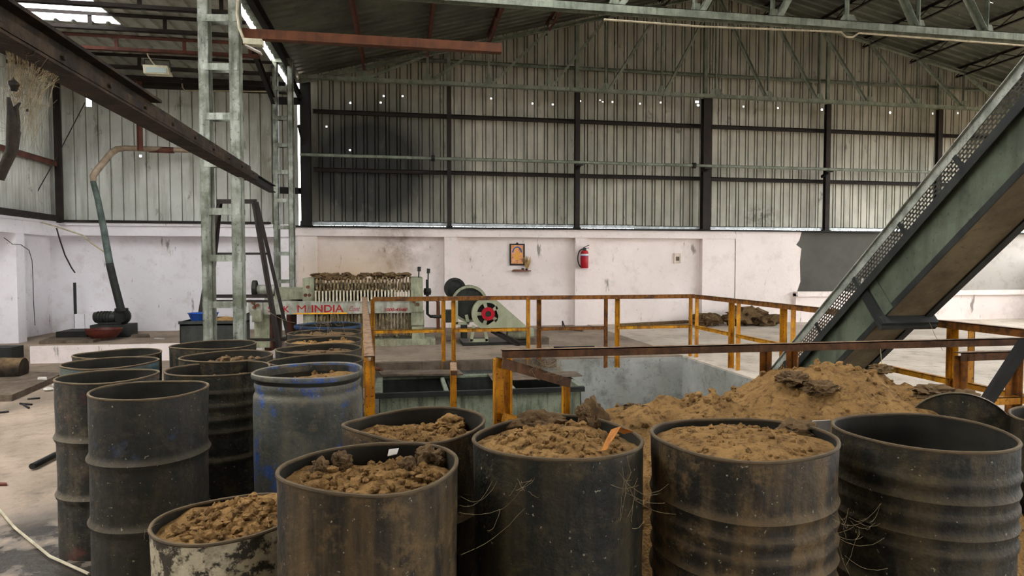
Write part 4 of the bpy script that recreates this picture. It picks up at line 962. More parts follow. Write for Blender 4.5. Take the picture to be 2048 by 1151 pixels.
d3 = drum('half filled drum with a wavy rim, behind the nearest drum', 694, 968, 846, .88, 'drum_dust', None, .04, .1, .022, .6, 3, .012, .010, group=G1)
soil(d3, .82, .015, 'mud with a dark hollow in the wavy rimmed drum', 12, .03, 160, lr=(.004, .018)); clod(d3, 900, 850, .05, 'crumbly clod in the wavy rimmed drum', 21, (1.2, 1, .7), 'soil', z=.83)
d4 = drum('dark drum heaped with mud below the sloping handrail', 951, 1281, 873, .90, 'drum', [(.42, .016, .022)], .02, 0, .012, 1.2, 4, .010, .005, group=G1)
soil(d4, .87, .035, 'heaped mud with two big clods in the dark drum', 15, .018, 200, lr=(.003, .017))
clod(d4, 1075, 852, .075, 'flat slab of dark mud on the left of the heaped drum', 31, (1.35, .6, .62)); clod(d4, 1185, 850, .07, 'upright clod of mud standing on the heaped drum', 33, (.72, .7, 1.25)); clod(d4, 1166, 822, .022, 'little knob of mud on top of the upright clod', 34, z=.985)
for px, py, r, s, l in ((1010, 884, .026, 41, 'clod nearest the left rim of the heaped drum'), (1072, 880, .024, 42, 'clod at the front middle of the heaped drum'), (1115, 868, .03, 43, 'clod in the middle of the heaped drum'), (1045, 891, .016, 44, 'small clod by the front rim of the heaped drum')): clod(d4, px, py, r, l, s)
lf = MB(); b0 = atZ(1207, 900, .9); b1_ = b0 + V(.05, .03, .06); b2_ = b1_ + V(.045, .01, -.02)
for a_, c__ in ((b0, b1_), (b1_, b2_)):
    sd = V(.006, -.012, .006); lf.add([a_ - sd, a_ + sd, c__ + sd * 1.6, c__ - sd * 1.6], [(0, 1, 2, 3)])
o = one('dry_leaf', lf, 'leaf', 'curled orange dry leaf at the rim of the heaped drum', 'leaf', fix=False); md = o.modifiers.new('t', 'SOLIDIFY'); md.thickness = .001
d5 = drum('broad ribbed drum brimming with smooth mud, corner crushed', 1304, 1664, 874, .90, 'drum_dust', RIBS(.9, .60, .80, 4, (.52,)), .075, -.1, .035, .05, 5, .012, .004, group=G1)
soil(d5, .875, .04, 'smooth mound of mud in the crushed corner drum', 18, .01, 140, lr=(.003, .012))
clod(d5, 1598, 866, .055, 'dark clod inside the crushed corner of the drum', 51, (1.2, 1, .8)); clod(d5, 1440, 898, .03, 'dark flat clod at the front rim of the smooth mound', 52, (1.3, .8, .6))
d6 = drum('empty ribbed black drum at the right', 1657, 2028, 862, .88, 'drum', RIBS(.88, .62, .88, 5, (.46,)), .04, -.12, .006, .4, 6, .008, .004, group=G1)
d7 = drum('empty black drum with blue flecks, front left', 178, 417, 779, .88, 'drum_blueblk', None, .05, -.35, .015, .3, 7, .010, .003, group=G2)
d8 = drum('black drum with red flecks just left of the blue-flecked one', 113, 318, 752, .88, 'drum_red', None, .03, .2, .01, .3, 8, .008, .003, group=G2)
d9 = drum('worn teal drum behind the red-flecked drum', 124, 318, 725, 0.855, 'drum_teal', None, .03, .1, .01, .3, 9, .008, .003, group=G2)
d10 = drum('rusty dark drum farthest back of the leftmost group', 149, 324, 707, 0.825, 'drum', None, .03, .1, .01, .9, 10, .008, .003, group=G2)
d11 = drum('black ribbed drum between the blue-flecked drum and the blue barrel', 333, 541, 737, 0.850, 'drum', RIBS(.88, .6, .85, 4, (.42,)), .03, .1, .01, .9, 12, .008, .003, group=G2)
soil(d11, .77, .01, 'dark mud inside the black ribbed drum', 61, .02, 10, 'soil_dark')
d12 = drum('mud-smeared blue plastic barrel with a thick lip', 512, 724, 744, .88, 'drum_plastic', [(.80, -.012, .02)], .02, .1, .015, .9, 13, .006, .003, .03, plastic=True, group=G2, rimmat='drum_plastic')
soil(d12, .82, .02, 'pale dried mud inside the blue barrel', 62, .02, 8, lean=(.12, 0))
d13 = drum('black drum in front of the sooty box tank', 344, 512, 689, 0.860, 'drum', None, .04, .1, .01, .9, 14, .008, .003, group=G2)
d14 = drum('black drum holding dusty webbed mud, before the near battened column', 362, 546, 712, 0.860, 'drum', None, .03, .1, .01, .9, 15, .008, .003, group=G2)
soil(d14, .80, .01, 'dusty grey mud in the webbed drum', 63, .03, 30, 'soil_dark', lr=(.01, .03))
d16 = drum('dark drum just behind the blue barrel', 540, 726, 721, 0.845, 'drum', None, .03, .1, .01, .9, 16, .008, .003, group=G2)
d15 = drum('dark drum two places behind the blue barrel', 555, 722, 697, 0.843, 'drum', None, .03, .1, .01, .9, 17, .008, .003, group=G2); soil(d15, .80, .01, 'mud in the drum two places behind the blue barrel', 64, .02, 10, 'soil_dark')
d17 = drum('brown rimmed drum three places behind the blue barrel', 574, 724, 681, 0.830, 'drum_dust', None, .03, .1, .01, .9, 18, .008, .003, group=G2); soil(d17, .80, .01, 'mud in the brown rimmed drum', 65, .02, 10, 'soil')
d18 = drum('dark drum draped in web, four places behind the blue barrel', 578, 723, 665, 0.830, 'drum', None, .03, .1, .01, .9, 19, .008, .003, group=G2); soil(d18, .80, .01, 'mud in the web draped drum', 66, .03, 14, 'soil_dark')
d19 = drum('blue lipped barrel farthest back, right before the filter press', 592, 722, 651, 0.836, 'drum', None, .02, .1, .01, .9, 20, .006, .003, plastic=True, group=G2, rimmat='blue_lip'); soil(d19, .74, .0, 'dark mud in the farthest blue lipped barrel', 67, .02, 8, 'soil_dark')
d20 = drum('black drum cut by the right picture edge', 2006, 2330, 838, .80, 'drum', None, .03, .1, .01, .9, 21, .008, .003, group=G1)
# ================================================================== MUD HEAP
heap = MB(); nx, ny = 110, 46; hx0, hx1, hy0, hy1 = .55, 3.45, 2.0, 3.42
pk = [(atY(1650, 770, 2.95).x, 2.95, .93, .75, .62), (atY(1790, 785, 2.8).x, 2.8, .84, .6, .5), (atY(1420, 810, 2.9).x, 2.9, .80, .8, .6), (atY(1265, 822, 2.85).x, 2.85, .78, .45, .5), (atY(1890, 802, 2.75).x, 2.75, .81, .42, .5)]
def hh(x, y):
    z = 0
    for a_, b_, h_, sx, sy in pk:
        q = math.hypot((x - a_) / sx, (y - b_) / sy); z = max(z, h_ * max(0, 1 - .42 * q * q) if q < 1.0 else h_ * max(0, .58 - (q - 1) * .75))
    n_ = Vector((x * 5, y * 5, 2.2)); z += (.045 * noise.fractal(n_, 1.0, 2.0, 5) + .02 * noise.noise(n_ * 4)) * min(1, z * 4)
    for q_ in (d4, d5, d6, d3, d20):
        dd = math.hypot(x - q_['c'].x, y - q_['c'].y) - q_['R'] * 1.1
        if dd < .03: return -.02
    return max(z, -.02)
for j in range(ny + 1):
    for i in range(nx + 1):
        x = hx0 + (hx1 - hx0) * i / nx; y = hy0 + (hy1 - hy0) * j / ny; heap.v.append(Vector((x, y, hh(x, y))))
for j in range(ny):
    for i in range(nx): a_ = j * (nx + 1) + i; heap.f.append((a_, a_ + 1, a_ + nx + 2, a_ + nx + 1))
rnd = random.Random(5)
for k in range(420):
    x = rnd.uniform(.75, 3.1); y = rnd.uniform(2.3, 3.2); z = hh(x, y)
    if z > .2: s_ = rnd.choice((.006, .008, .012, .02)); heap.lump((x, y, z + s_ * .2), s_, k, .5, 1)
one('mud_heap', heap, 'soil', 'big brown heap of press mud behind the front drums', 'soil', None, 'stuff', smooth=True, fix=False)
for px, py, r, s, l, Yd in ((1640, 803, .055, 71, 'dark shaggy clod below the crest of the heap', 2.75), (1585, 795, .05, 72, 'flat dark crust on the left flank of the crest', 2.85), (1610, 828, .05, 73, 'dark clod low in the middle of the heap', 2.6), (1860, 800, .07, 74, 'ridge of dark clods at the right end of the heap', 2.75), (1268, 806, .035, 75, 'clod sticking up at the left end of the heap', 2.9), (1925, 833, .05, 76, 'clod at the foot of the leaning lid', 2.65), (1760, 784, .04, 77, 'small dark clod on the right shoulder of the heap', 2.9)):
    p = atY(px, py, Yd); p.z = hh(p.x, p.y) + r * .25
    one('soil_clod', MB().lump(p, r, s, .5, 4, (1.4, 1, .6)), 'soil_dark', l, 'clod', 'lumps of dry mud', smooth=True)
pp = atZ(1645, 856, .84); one('paper_scrap', MB().box(pp - V(.04, 0, .02), pp + V(.035, .006, .03)), 'pale', 'pale bluish scrap between the crushed drum and the empty drum', 'scrap')
# leaning lid
lc = atD(1918, 880, 2.95); lid = MB().lathe([(0, 0), (.215, 0), (.225, .014), (.225, -.012), (.215, -.006), (0, -.006)], 40)
m3 = Matrix.Translation(lc) @ Matrix.Rotation(R(-38), 4, 'Z') @ Matrix.Rotation(R(94), 4, 'X')
for i, v in enumerate(lid.v): lid.v[i] = m3 @ v
one('drum_lid', lid, 'drum', 'black round drum lid leaning against the heap', 'lid', smooth=True)
# soil on the walkway by the back wall
for px, py, wpx, hpx, s, l in ((1415, 652, 60, 26, 81, 'small brown clump of soil by the railing corner'), (1497, 650, 90, 40, 82, 'larger brown clump of soil below the white wall')):
    mb = MB(); c0 = atZ(px, py, PZ); D = (c0 - CAM).length; rw = wpx * D / F / 2
    for k in range(9):
        q = random.uniform(-.7, .7); mb.lump(c0 + V(q * rw, random.uniform(-.2, .2), .06 + (1 - abs(q)) * hpx * D / F * .35), rw * random.uniform(.28, .5), s * 9 + k, .7, 3, (1.2, 1, .75))
    one('soil_clump', mb, 'soil_dark', l, 'soil', None, 'stuff', smooth=True)
# ================================================================== WALL THINGS
YR = RB
c0 = atY(1019, 487, YR); c1 = atY(1049, 530, YR)
t = thing('framed_picture', ((c0.x + c1.x) / 2, YR, c1.z), 'small framed colourful devotional print on the white wall', 'picture')
fw = .028; y0, y1 = YR - .03, YR - .002
obj('frame', MB().box((c0.x, y0, c1.z), (c0.x + fw, y1, c0.z)).box((c1.x - fw, y0, c1.z), (c1.x, y1, c0.z)).box((c0.x + fw, y0, c1.z), (c1.x - fw, y1, c1.z + fw)).box((c0.x + fw, y0, c0.z - fw), (c1.x - fw, y1, c0.z)), 'frame', t)
obj('print', MB().box((c0.x + fw, y0 + .012, c1.z + fw), (c1.x - fw, y1, c0.z - fw)), 'print', t); xm = (c0.x + c1.x) / 2
obj('hanger', MB().prism([V(xm - .03, y0 + .01, c0.z), V(xm + .03, y0 + .01, c0.z), V(xm, y0 + .01, c0.z + .03)], (0, 0, 0), (0, .01, 0)), 'frame', t)
# arch and figure-like blocks of plain colour within the print
obj('print_arch', MB().tube([(xm + .085 * math.cos(R(a_)), y0 + .010, c0.z - .17 + .11 * math.sin(R(a_))) for a_ in range(0, 181, 15)], .014, 6), flat('print_blue', (84, 104, 150)), t)
obj('print_panel', MB().prism([V(xm + .055 * math.cos(R(a_)), y0 + .009, (c0.z + c1.z) / 2 - .03 + .085 * math.sin(R(a_))) for a_ in range(0, 360, 30)], (0, 0, 0), (0, .004, 0)), flat('print_gold', (222, 160, 70)), t)
s0, s1 = atY(1025, 541, YR - .08), atY(1061, 541, YR - .08)
t = thing('wall_shelf', ((s0.x + s1.x) / 2, YR, s0.z), 'tiny brown shelf under the framed picture', 'shelf')
obj('board', MB().box((s0.x, YR - .14, s0.z - .012), (s1.x, YR, s0.z + .008)), 'shelfred', t); obj('edge_lip', MB().box((s0.x, YR - .145, s0.z + .008), (s0.x + .22, YR - .13, s0.z + .024)), 'shelfred', t)
t = thing('straw_brush', (s1.x - .07, YR - .07, s0.z + .01), 'fan of straw bristles standing on the tiny shelf', 'brush')
br = MB()
for k in range(60):
    a_ = random.uniform(-.32, .42); b_ = random.uniform(-.15, .15); L = random.uniform(.17, .27); o_ = V(s1.x - .07 + random.uniform(-.012, .012), YR - .07 + random.uniform(-.01, .01), s0.z + .02)
    br.tube([o_, o_ + V(math.sin(a_) * L, b_ * L, math.cos(a_) * L)], [.0045, .002], 4)
obj('bristles', br, 'brush', t)['kind'] = 'stuff'; obj('binding', MB().lump(V(s1.x - .075, YR - .07, s0.z + .025), .025, 2, .2, 2), 'black_steel', t)
one('dark_stone', MB().lump(V(s1.x - .15, YR - .08, s0.z + .03), .026, 5, .3, 2, (1.2, 1, .8)), 'black_steel', 'small dark stone beside the straw bristles', 'stone', smooth=True)
# extinguisher on the pier
e0 = atY(1169, 500, YW - .09); e1 = atY(1169, 536, YW - .09); ex = e0.x; er = .075
t = thing('fire_extinguisher', (ex, YW - .09, e1.z), 'red fire extinguisher hung on the white pier', 'fire extinguisher')
hgt = e0.z - e1.z
obj('body', MB().lathe([(0, 0), (er * .9, 0), (er, .02), (er, hgt * .86), (er * .8, hgt * .96), (er * .35, hgt * 1.0), (er * .3, hgt * 1.03), (0, hgt * 1.03)], 24, (ex, YW - .09, e1.z)), 'red', t, True)
obj('label_band', MB().lathe([(er + .001, hgt * .70), (er + .001, hgt * .80)], 24, (ex, YW - .09, e1.z), cap=False), 'label_white', t, True, False); obj('label_band', MB().lathe([(er + .001, hgt * .66), (er + .001, hgt * .70)], 24, (ex, YW - .09, e1.z), cap=False), 'blue', t, True, False)
obj('valve', MB().box((ex - .025, YW - .115, e1.z + hgt), (ex + .025, YW - .065, e1.z + hgt + .05)), 'black_rubber', t); obj('handle', MB().bar((ex - .02, YW - .09, e1.z + hgt + .05), (ex + .09, YW - .09, e1.z + hgt + .1), .025, .012).bar((ex - .02, YW - .09, e1.z + hgt + .03), (ex + .09, YW - .09, e1.z + hgt + .045), .025, .012), 'black_rubber', t)
hp = [(ex - .02, YW - .1, e1.z + hgt + .03)] + [(ex - .05 - .085 * math.sin(R(a_)), YW - .1, e1.z + hgt * .55 + hgt * .5 * math.cos(R(a_))) for a_ in range(15, 166, 15)]
obj('hose', MB().tube(hp, .012, 8), 'black_rubber', t, True); obj('wall_bracket', MB().box((ex - .03, YW - .02, e1.z + hgt * .8), (ex + .03, YW, e1.z + hgt)), 'black_steel', t)
sw = atY(1354, 516, YR); t = thing('switch_box', (sw.x, YR, sw.z - .1), 'faint pale switch box on the white wall', 'switch'); obj('box', MB().box((sw.x - .07, YR - .03, sw.z - .1), (sw.x + .07, YR, sw.z + .1)), M.setdefault('swb', grime('aged_cream_plastic', (214, 200, 184), (196, 180, 162), (150, 130, 112), 9, .3, .4, .8)), t); obj('switch_plate', MB().box((sw.x - .035, YR - .036, sw.z - .05), (sw.x + .035, YR - .03, sw.z + .03)), 'wood', t)
# lamps
lp = atD(505, 84, 5.7)
t = thing('bulkhead_lamp', lp, 'cream box lamp on the near battened column', 'lamp'); obj('casing', MB().bar(lp - V(.075, -.02, 0), lp + V(.085, .02, 0), .09, .05), 'lamp', t); obj('glass', MB().bar(lp - V(.06, -.02, .03), lp + V(.07, .02, -.03) - V(0, 0, .06), .075, .012), 'pale', t)
one('lamp_cable', MB().tube([atD(476, -10, 5.78), atD(474, 25, 5.78), atD(478, 55, 5.76), atD(488, 80, 5.72)], .012, 7), 'cable', 'cream cable drooping to the box lamp', 'cable', smooth=True)
fp = atY(314, 141, 9.9); t = thing('flood_lamp', fp, 'pale flood lamp hanging under the bay purlins', 'lamp')
obj('housing', MB().prism([fp + V(-.17, 0, -.05), fp + V(.17, 0, -.05), fp + V(.14, 0, .07), fp + V(-.18, 0, .07)], (0, -.02, 0), (0, .12, 0)), 'lamp', t); obj('glass', MB().box(fp + V(-.14, -.03, -.035), fp + V(.13, -.021, .035)), M.setdefault('lglass', flat('grey_lamp_glass', (168, 182, 176), .2)), t)
obj('bracket', MB().tube([fp + V(-.19, .05, 0), fp + V(-.18, .05, .16), fp + V(.15, .05, .16), fp + V(.17, .05, 0)], .008, 6), 'black_steel', t)
one('lamp_cable', MB().tube([atY(293, 96, 9.9), atY(296, 112, 9.9), atY(303, 122, 9.9), atY(310, 131, 9.9)], .010, 6), 'cable', 'pale cable from the purlin to the flood lamp', 'cable', smooth=True)
one('conduit', MB().tube([atY(363, 158, 11.85), atY(365, 175, 11.85), atY(370, 181, 11.85), atY(545, 183, 11.85)], .013, 6), 'cable', 'thin pale conduit along the top of the bay sheets', 'conduit', smooth=True)
# ================================================================== SIDE BAY
YQ = 11.2
t = thing('bent_pipe', atY(240, 625, YQ), 'long bent pipe rising from the small pump to the bay wall', 'pipe')
obj('upper_pipe', MB().tube([atY(187, 362, YQ), atY(186, 352, YQ), atY(192, 343, YQ), atY(222, 306, 11.5), atY(234, 298, 11.6), atY(250, 296, 11.7), atY(415, 302, 11.8)], [.045, .05, .05, .05, .05, .045, .04], 12), 'pipe_pvc', t, True)
obj('lower_pipe', MB().tube([atY(186, 362, YQ), atY(196, 400, YQ), atY(208, 460, YQ), atY(220, 530, YQ)], [.042, .045, .05, .054], 12), 'pipe_green', t, True); obj('black_hose', MB().tube([atY(219, 526, YQ), atY(227, 560, YQ), atY(243, 622, YQ)], [.057, .057, .06], 12), 'black_rubber', t, True)
obj('rust_sleeve', MB().tube([atY(298, 298.5, 11.75), atY(348, 300.5, 11.75)], .052, 12), 'redoxide', t, True)
pb = atY(240, 648, 11.45)
one('pump_stand', MB().box((atY(186, 650, 11.45).x, 11.34, PZ), (atY(262, 650, 11.45).x, 11.72, pb.z)), 'black_tank', 'low dark block under the small pump', 'block')
t = thing('small_pump', (pb.x, pb.y, pb.z), 'small greasy black pump below the bent pipe', 'pump'); D = (pb - CAM).length
q = lambda px, py, dy=0: atY(px, py, pb.y + dy)
obj('motor', MB().lathe([(0, -.17), (.08, -.17), (.095, -.12), (.095, .1), (.08, .14), (0, .14)], 16, q(214, 635), 'x'), 'black_rubber', t, True)
for k in range(4): obj('cooling_fin', MB().lathe([(.09, -.008), (.11, -.008), (.11, .008), (.09, .008)], 16, q(203 + 6 * k, 635), 'x'), 'black_rubber', t)
obj('fan_cover', MB().lathe([(0, -.03), (.075, -.03), (.09, .03), (0, .03)], 16, q(193, 633), 'x'), 'black_rubber', t, True)
obj('volute', MB().lathe([(0, -.06), (.1, -.06), (.14, -.02), (.14, .03), (.1, .07), (0, .07)], 20, q(243, 632), 'y'), 'black_rubber', t, True)
obj('outlet_flange', MB().lathe([(0, 0), (.1, 0), (.1, .05), (0, .05)], 16, q(243, 622)), 'black_rubber', t, True); obj('foot', MB().box(q(200, 648) + V(0, -.08, 0), q(246, 643) + V(0, .1, 0)), 'black_rubber', t)
obj('guard_strap', MB().tube([q(236, 585), q(246, 610), q(253, 628), q(252, 645)], .016, 6), 'black_rubber', t, True)
# bowl and boards on the plinth
bc = atZ(208, 674, PZ + .042); bc.z = PZ + .042
one('basin', MB().lathe([(0, .0), (.17, .0), (.24, .07), (.255, .13), (.265, .135), (.25, .135), (.235, .08), (.165, .015), (0, .015)], 32, bc), 'bowl', 'wide brown basin on the bay plinth before the small pump', 'basin', smooth=True)
def slab(pxs, z, th, mat, name, label, cat): return one(name, MB().prism([atZ(a_, b_, z) for a_, b_ in pxs], (0, 0, -th), (0, 0, 0)), mat, label, cat)
slab(((78, 682), (186, 680), (238, 668), (120, 667)), PZ + .04, .04, 'wood', 'plank', 'grey plank lying on the plinth below the brown basin', 'plank')
one('wooden_crate', MB().box((atY(118, 655, 11.2).x, 11.1, PZ), (atY(180, 655, 11.2).x, 11.6, PZ + .13)), 'black_steel', 'flat black crate against the plinth blocks', 'crate')
slab(((262, 672), (300, 671), (298, 667), (262, 667)), PZ + .03, .03, 'wood', 'plank', 'short board right of the brown basin', 'plank')
one('black_board', MB().box(atY(146, 565, 11.9) - V(0, 0, .0), atY(153, 655, 11.95) + V(0, .03, 0)), 'black_steel', 'narrow black board upright in the bay corner', 'board')
one('hanging_cable', MB().tube([atY(55, 436, 11.3), atY(110, 452, 11.4), atY(165, 470, 11.5), atY(185, 487, 11.4), atY(214, 507, YQ)], .014, 6), 'cable', 'pale cable from the left wall to the bent pipe', 'cable', smooth=True)
one('hanging_cable', MB().tube([atY(113, 456, 11.5), atY(120, 480, 11.5), atY(130, 510, 11.6), atY(143, 535, 11.8), atY(150, 545, 11.85)], .011, 6), 'darkcable', 'dark wire sagging down the bay recess', 'cable', smooth=True)
one('stay_wire', MB().tube([atY(170, 205, 11.9), atY(110, 320, 11.6), atY(45, 436, 11.3)], .008, 5), 'darkcable', 'thin dark stay wire crossing the bay corner', 'wire')
# sooty box tank, with a blue basin on it
YT = 7.9; ta, tb_ = atY(359, 640, YT), atY(479, 640, YT); zt_ = atY(420, 642, YT).z
t = thing('box_tank', ((ta.x + tb_.x) / 2, YT + .3, 0), 'sooty black box tank behind the near battened column', 'tank')
for nm_, a_, b_ in (('front_plate', (ta.x, YT, 0), (tb_.x, YT + .01, zt_)), ('back_plate', (ta.x, YT + .5, 0), (tb_.x, YT + .51, zt_)), ('end_plate', (ta.x, YT, 0), (ta.x + .01, YT + .51, zt_)), ('end_plate', (tb_.x - .01, YT, 0), (tb_.x, YT + .51, zt_ + .06))): obj(nm_, MB().box(a_, b_), 'black_tank', t)
obj('lid_plate', MB().box((ta.x, YT, zt_ - .05), (tb_.x, YT + .5, zt_ - .03)), 'black_tank', t); obj('rim_angle', MB().box((ta.x - .01, YT - .015, zt_ - .03), (tb_.x, YT, zt_ + .005)), 'black_tank', t)
one('debris', MB().lump(V((ta.x + tb_.x) / 2 + .05, YT + .25, zt_ - .01), .15, 4, .3, 2, (1.6, 1, .25)), 'soil', 'dry leaves and mud on the sooty box tank', 'debris', None, 'stuff')
bc = V(atY(407, 640, YT + .2).x, YT + .2, zt_ - .03)
one('blue_basin', MB().lathe([(0, 0), (.12, 0), (.165, .11), (.175, .115), (.155, .11), (.11, .012), (0, .012)], 28, bc), 'blue', 'blue plastic basin standing on the sooty box tank', 'basin', smooth=True)
# A-frame trestle
YA = 9.0; ap = lambda px, py, dy=0: atY(px, py, YA + dy)
t = thing('trestle', (ap(480, 690).x, YA, PZ), 'brown splay-legged steel trestle behind the near battened column', 'trestle')
br_ = lambda a_, b_, w_=.05: MB().angle(a_, b_, w_, .006)
za = PZ
def foot(px, py, dy, tp):
    p = ap(px, py, dy); return tp + (p - tp) * (tp.z / (tp.z - p.z))
obj('leg', br_(ap(437, 402), foot(392, 668, -.2, ap(437, 402))), 'dark_steel', t); obj('leg', br_(ap(440, 402), foot(412, 672, .3, ap(440, 402))), 'dark_steel', t)
obj('leg', br_(ap(508, 402), foot(560, 708, -.25, ap(508, 402))), 'dark_steel', t); obj('leg', br_(ap(512, 404), foot(576, 678, .25, ap(512, 404))), 'dark_steel', t)
obj('top_bar', br_(ap(434, 403), ap(514, 403), .06), 'dark_steel', t); obj('rung', br_(ap(415, 507), ap(535, 507), .03), 'dark_steel', t); obj('rung', br_(ap(404, 592), ap(548, 592), .045), 'dark_steel', t); obj('rung', br_(ap(404, 602), ap(540, 602), .03), 'dark_steel', t); obj('bottom_bar', br_(ap(470, 679, .2), ap(578, 679, .3), .04), 'dark_steel', t)
# fallen log, block and slab on the floor at the far left
l0, l1 = atZ(-60, 742, .14), atZ(48, 738, .14)
lg = MB().tube([l0, l0.lerp(l1, .5) + V(0, 0, .01), l1], [.15, .15, .145], 20); one('log', lg, 'brown_beam', 'dusty log lying at the left picture edge', 'log', smooth=True)
one('dark_box', MB().box(atY(-40, 720, 10.2) * 1, atY(55, 688, 10.6)), 'black_tank', 'dark box behind the fallen log', 'box')
slab(((-60, 792), (24, 789), (128, 745), (60, 742), (-60, 760)), .07, .07, 'wood', 'floor_slab', 'dark edged slab lying on the floor under the log', 'slab')
one('iron_pipe', MB().tube([atZ(64, 932, .03), atZ(112, 908, .03)], .022, 10), 'black_steel', 'short black pipe lying on the floor beside the drums', 'pipe', smooth=True)
slab(((-10, 970 - 2), (14, 968), (14, 964), (-10, 964)), .012, .01, 'bowl', 'litter_piece', 'reddish scrap at the left edge of the floor', 'litter')
slab(((75, 757), (94, 757), (93, 753), (76, 753)), .085, .012, 'pale', 'litter_piece', 'white scrap lying on the slab', 'litter')
one('litter_piece', MB().lump(atZ(97, 778, .02), .04, 3, .3, 2, (1.3, 1, .7)), 'pale', 'pale crumpled lump beside the slab corner', 'litter'); one('litter_piece', MB().lump(atZ(110, 770, .03), .03, 8, .3, 2), 'pale', 'round pale lump touching the red-flecked drum', 'litter')
for k, (a_, b_) in enumerate((((40, 806), (64, 808)), ((46, 808), (58, 815)), ((55, 797), (80, 795)), ((0, 824), (18, 822)))): one('stick', MB().tube([atZ(*a_, .012), atZ(*b_, .012)], .010, 5), 'black_steel', ('forked twig lying before the slab', 'short twig under the forked twig', 'thin twig along the slab edge', 'twig at the far left edge of the floor')[k], 'twig')
one('rope', MB().tube([atZ(-30, 985, .012), atZ(30, 1055, .012), atZ(100, 1112, .012), atZ(178, 1147, .012)], .007, 6), 'cable', 'pale rope trailing across the wet floor', 'rope', smooth=True)
# bits on the platform
one('iron_bar', MB().bar(atZ(1108, 695, PZ + .02), atZ(1188, 693, PZ + .02), .05, .03), 'black_steel', 'dark flat bar on the platform before the back railing', 'bar')
one('wood_stick', MB().tube([atZ(1125, 652, PZ + .03), atZ(1125, 642, PZ + .2), atZ(1130, 655, PZ + .02)], .012, 5), 'wood', 'small upright stick at the foot of the white wall', 'stick'); one('wood_stick', MB().bar(atZ(1130, 657, PZ + .03), atZ(1166, 661, PZ + .03), .04, .03), 'wood', 'flat stick lying at the foot of the white wall', 'stick')
one('wood_stick', MB().bar(atZ(1240, 650, PZ + .04), atZ(1375, 643, PZ + .05), .08, .06), 'soil_dark', 'long ridge of swept dirt along the white wall', 'dirt')
one('white_bottle', MB().lump(atZ(1392, 668, PZ + .03), .05, 6, .2, 2, (1.2, 1, .8)), 'pale', 'white crumpled bottle by the railing corner', 'litter')
one('pale_strip', MB().bar(atZ(310, 676, PZ + .008), atZ(328, 677, PZ + .008), .04, .015), 'pale', 'pale strip on the plinth right of the basin', 'litter')
# ================================================================== COBWEBS
def web(label, strands, mat='web', r=.0004, name='cobweb'):
    mb = MB()
    for s_ in strands: mb.tube(s_, r, 4, False)
    return one(name, mb, mat, label, 'cobweb', None, 'stuff', fix=False)
def sag(a_, b_, dz, n=8, j=.0012):
    return [a_.lerp(b_, i / n) - V(0, 0, dz * 4 * (i / n) * (1 - i / n)) + V(random.uniform(-j, j), random.uniform(-j, j), random.uniform(-j, j)) for i in range(n + 1)]
def cloudweb(c_, e, n, dz=.02, L=.2):
    out = []
    for _ in range(n):
        a_ = c_ + V(random.gauss(0, e[0]), random.gauss(0, e[1]), random.gauss(0, e[2])); b_ = a_ + V(random.gauss(0, L), random.gauss(0, L * .4), random.gauss(0, L)); out.append(sag(a_, b_, dz, 6))
    return out
D1 = 1.75
st = [sag(atD(918, 1024, D1), atD(1000, 1018, 1.85), .01), sag(atD(1000, 1018, 1.85), atD(1048, 970, 1.72), .01), sag(atD(922, 1108, 1.7), atD(1050, 1015, 1.72), .02), sag(atD(920, 1010, D1), atD(985, 960, 1.9), .03), sag(atD(920, 990, D1), atD(1005, 940, 1.95), .05), sag(atD(1000, 1018, 1.85), atD(975, 1060, 1.8), .02), sag(atD(1040, 965, 1.7), atD(1066, 960, 1.72), .0)]
web('cobweb strands strung between the nearest drum and the heaped drum', st + cloudweb(atD(1048, 965, 1.70), (.015, .01, .01), 8, .005, .02))
web('tangle of cobweb in the gap left of the crushed corner drum', cloudweb(atD(1262, 975, 1.74), (.02, .02, .025), 16, .01, .05) + [sag(atD(1250, 960, 1.74), atD(1320, 985, 1.75), .02), sag(atD(1255, 985, 1.74), atD(1330, 1005, 1.72), .01)])
web('cobweb in the gap left of the empty ribbed drum', [sag(atD(1665, 1035, 1.75), atD(1762, 1005, 1.85), .04), sag(atD(1665, 1065, 1.75), atD(1770, 1075, 1.9), .03), sag(atD(1690, 1110, 1.8), atD(1775, 1135, 1.9), .02), sag(atD(1668, 1060, 1.75), atD(1700, 1151, 1.8), .01), sag(atD(1700, 1040, 1.8), atD(1750, 1045, 1.85), .02)] + cloudweb(atD(1710, 1045, 1.82), (.03, .02, .02), 16, .01, .04))
web('white cobweb wisps under the sloping handrail', cloudweb(atD(1108, 735, 3.7), (.03, .02, .03), 40, .01, .04) + cloudweb(atD(1068, 730, 3.6), (.012, .02, .03), 18, .01, .03), r=.0009)
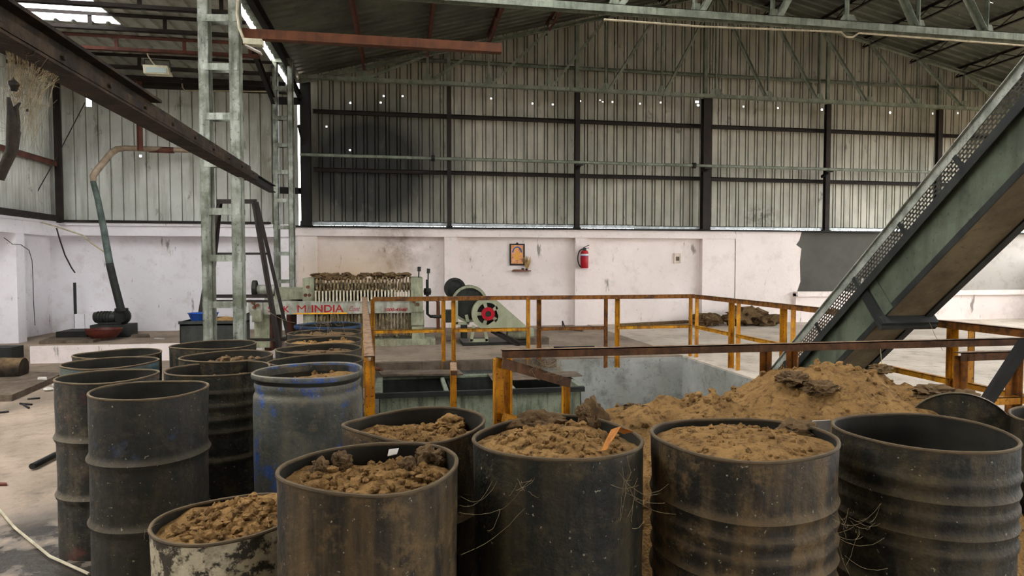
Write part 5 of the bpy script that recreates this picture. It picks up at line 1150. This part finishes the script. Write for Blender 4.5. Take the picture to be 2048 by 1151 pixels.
web('cobweb clumps hanging below the filter press', cloudweb(atY(775, 690, 9.3), (.15, .05, .06), 30, .03, .12) + [sag(atY(790, 678, 9.3), atY(860, 705, 9.3), .03), sag(atY(790, 678, 9.3), atY(760, 705, 9.3), .03), sag(atY(800, 670, 9.3), atY(770, 700, 9.3), .03)], r=.0018)
web('dusty cobweb over the drums behind the blue barrel', cloudweb(d18['c'] + V(0, 0, .93), (.12, .08, .015), 30, .02, .1), r=.0012)
web('cobweb thread under the conveyor joint', [sag(atX(1856, 640, CX + .3), atX(1885, 700, CX + .3), .0), sag(atX(1760, 690, CX), atX(1768, 780, CX - .3), .0)], r=.002)
web('web thread on the short white drum', [sag(atD(318, 1045, 1.9), atD(290, 1060, 1.92), .0), sag(atD(290, 1060, 1.92), atD(288, 1080, 1.92), .0)])
# big dust-laden web and clump hanging from the runway beam
wm = MB().tube([atD(2, 360, 2.3), atD(8, 335, 2.3), atD(24, 300, 2.3), atD(27, 265, 2.3), atD(22, 225, 2.3), atD(17, 195, 2.3)], [.010, .017, .019, .022, .013, .006], 10)
wm.tube([atD(27, 265, 2.3), atD(33, 240, 2.31), atD(32, 215, 2.31), atD(40, 205, 2.31)], [.02, .012, .008, .004], 8); wm.lump(atD(27, 170, 2.32), .016, 3, .5, 2, (1, .6, 1.4)); wm.lump(atD(55, 220, 2.4), .006, 4, .5, 1)
one('dust_clump', wm, 'webmass', 'dark dangling clump of dust in the upper left corner', 'dust clump', smooth=True)
sm = []
for k in range(110):
    a_ = atD(random.uniform(8, 115), 0, 2.35); u_ = random.uniform(10, 118); tp = atX(u_, 95 + u_ * .5, xb_ + .03); bt = atD(random.gauss(38 + (u_ - 30) * .25, 16), random.uniform(150, 300), 2.4); sm.append(sag(tp, bt, random.uniform(-.02, .03), 7, .003))
for k in range(60):
    a_ = atD(random.uniform(10, 70), random.uniform(100, 280), 2.4); sm.append(sag(a_, a_ + V(random.gauss(0, .06), random.gauss(0, .03), random.gauss(0, .07)), .01, 6, .004))
sm += [sag(atD(60, 200, 2.4), atX(118, 158, xb_ + .03), .0) for _ in range(8)]
web('grey veil of cobweb hanging from the runway beam', sm, r=.0006)
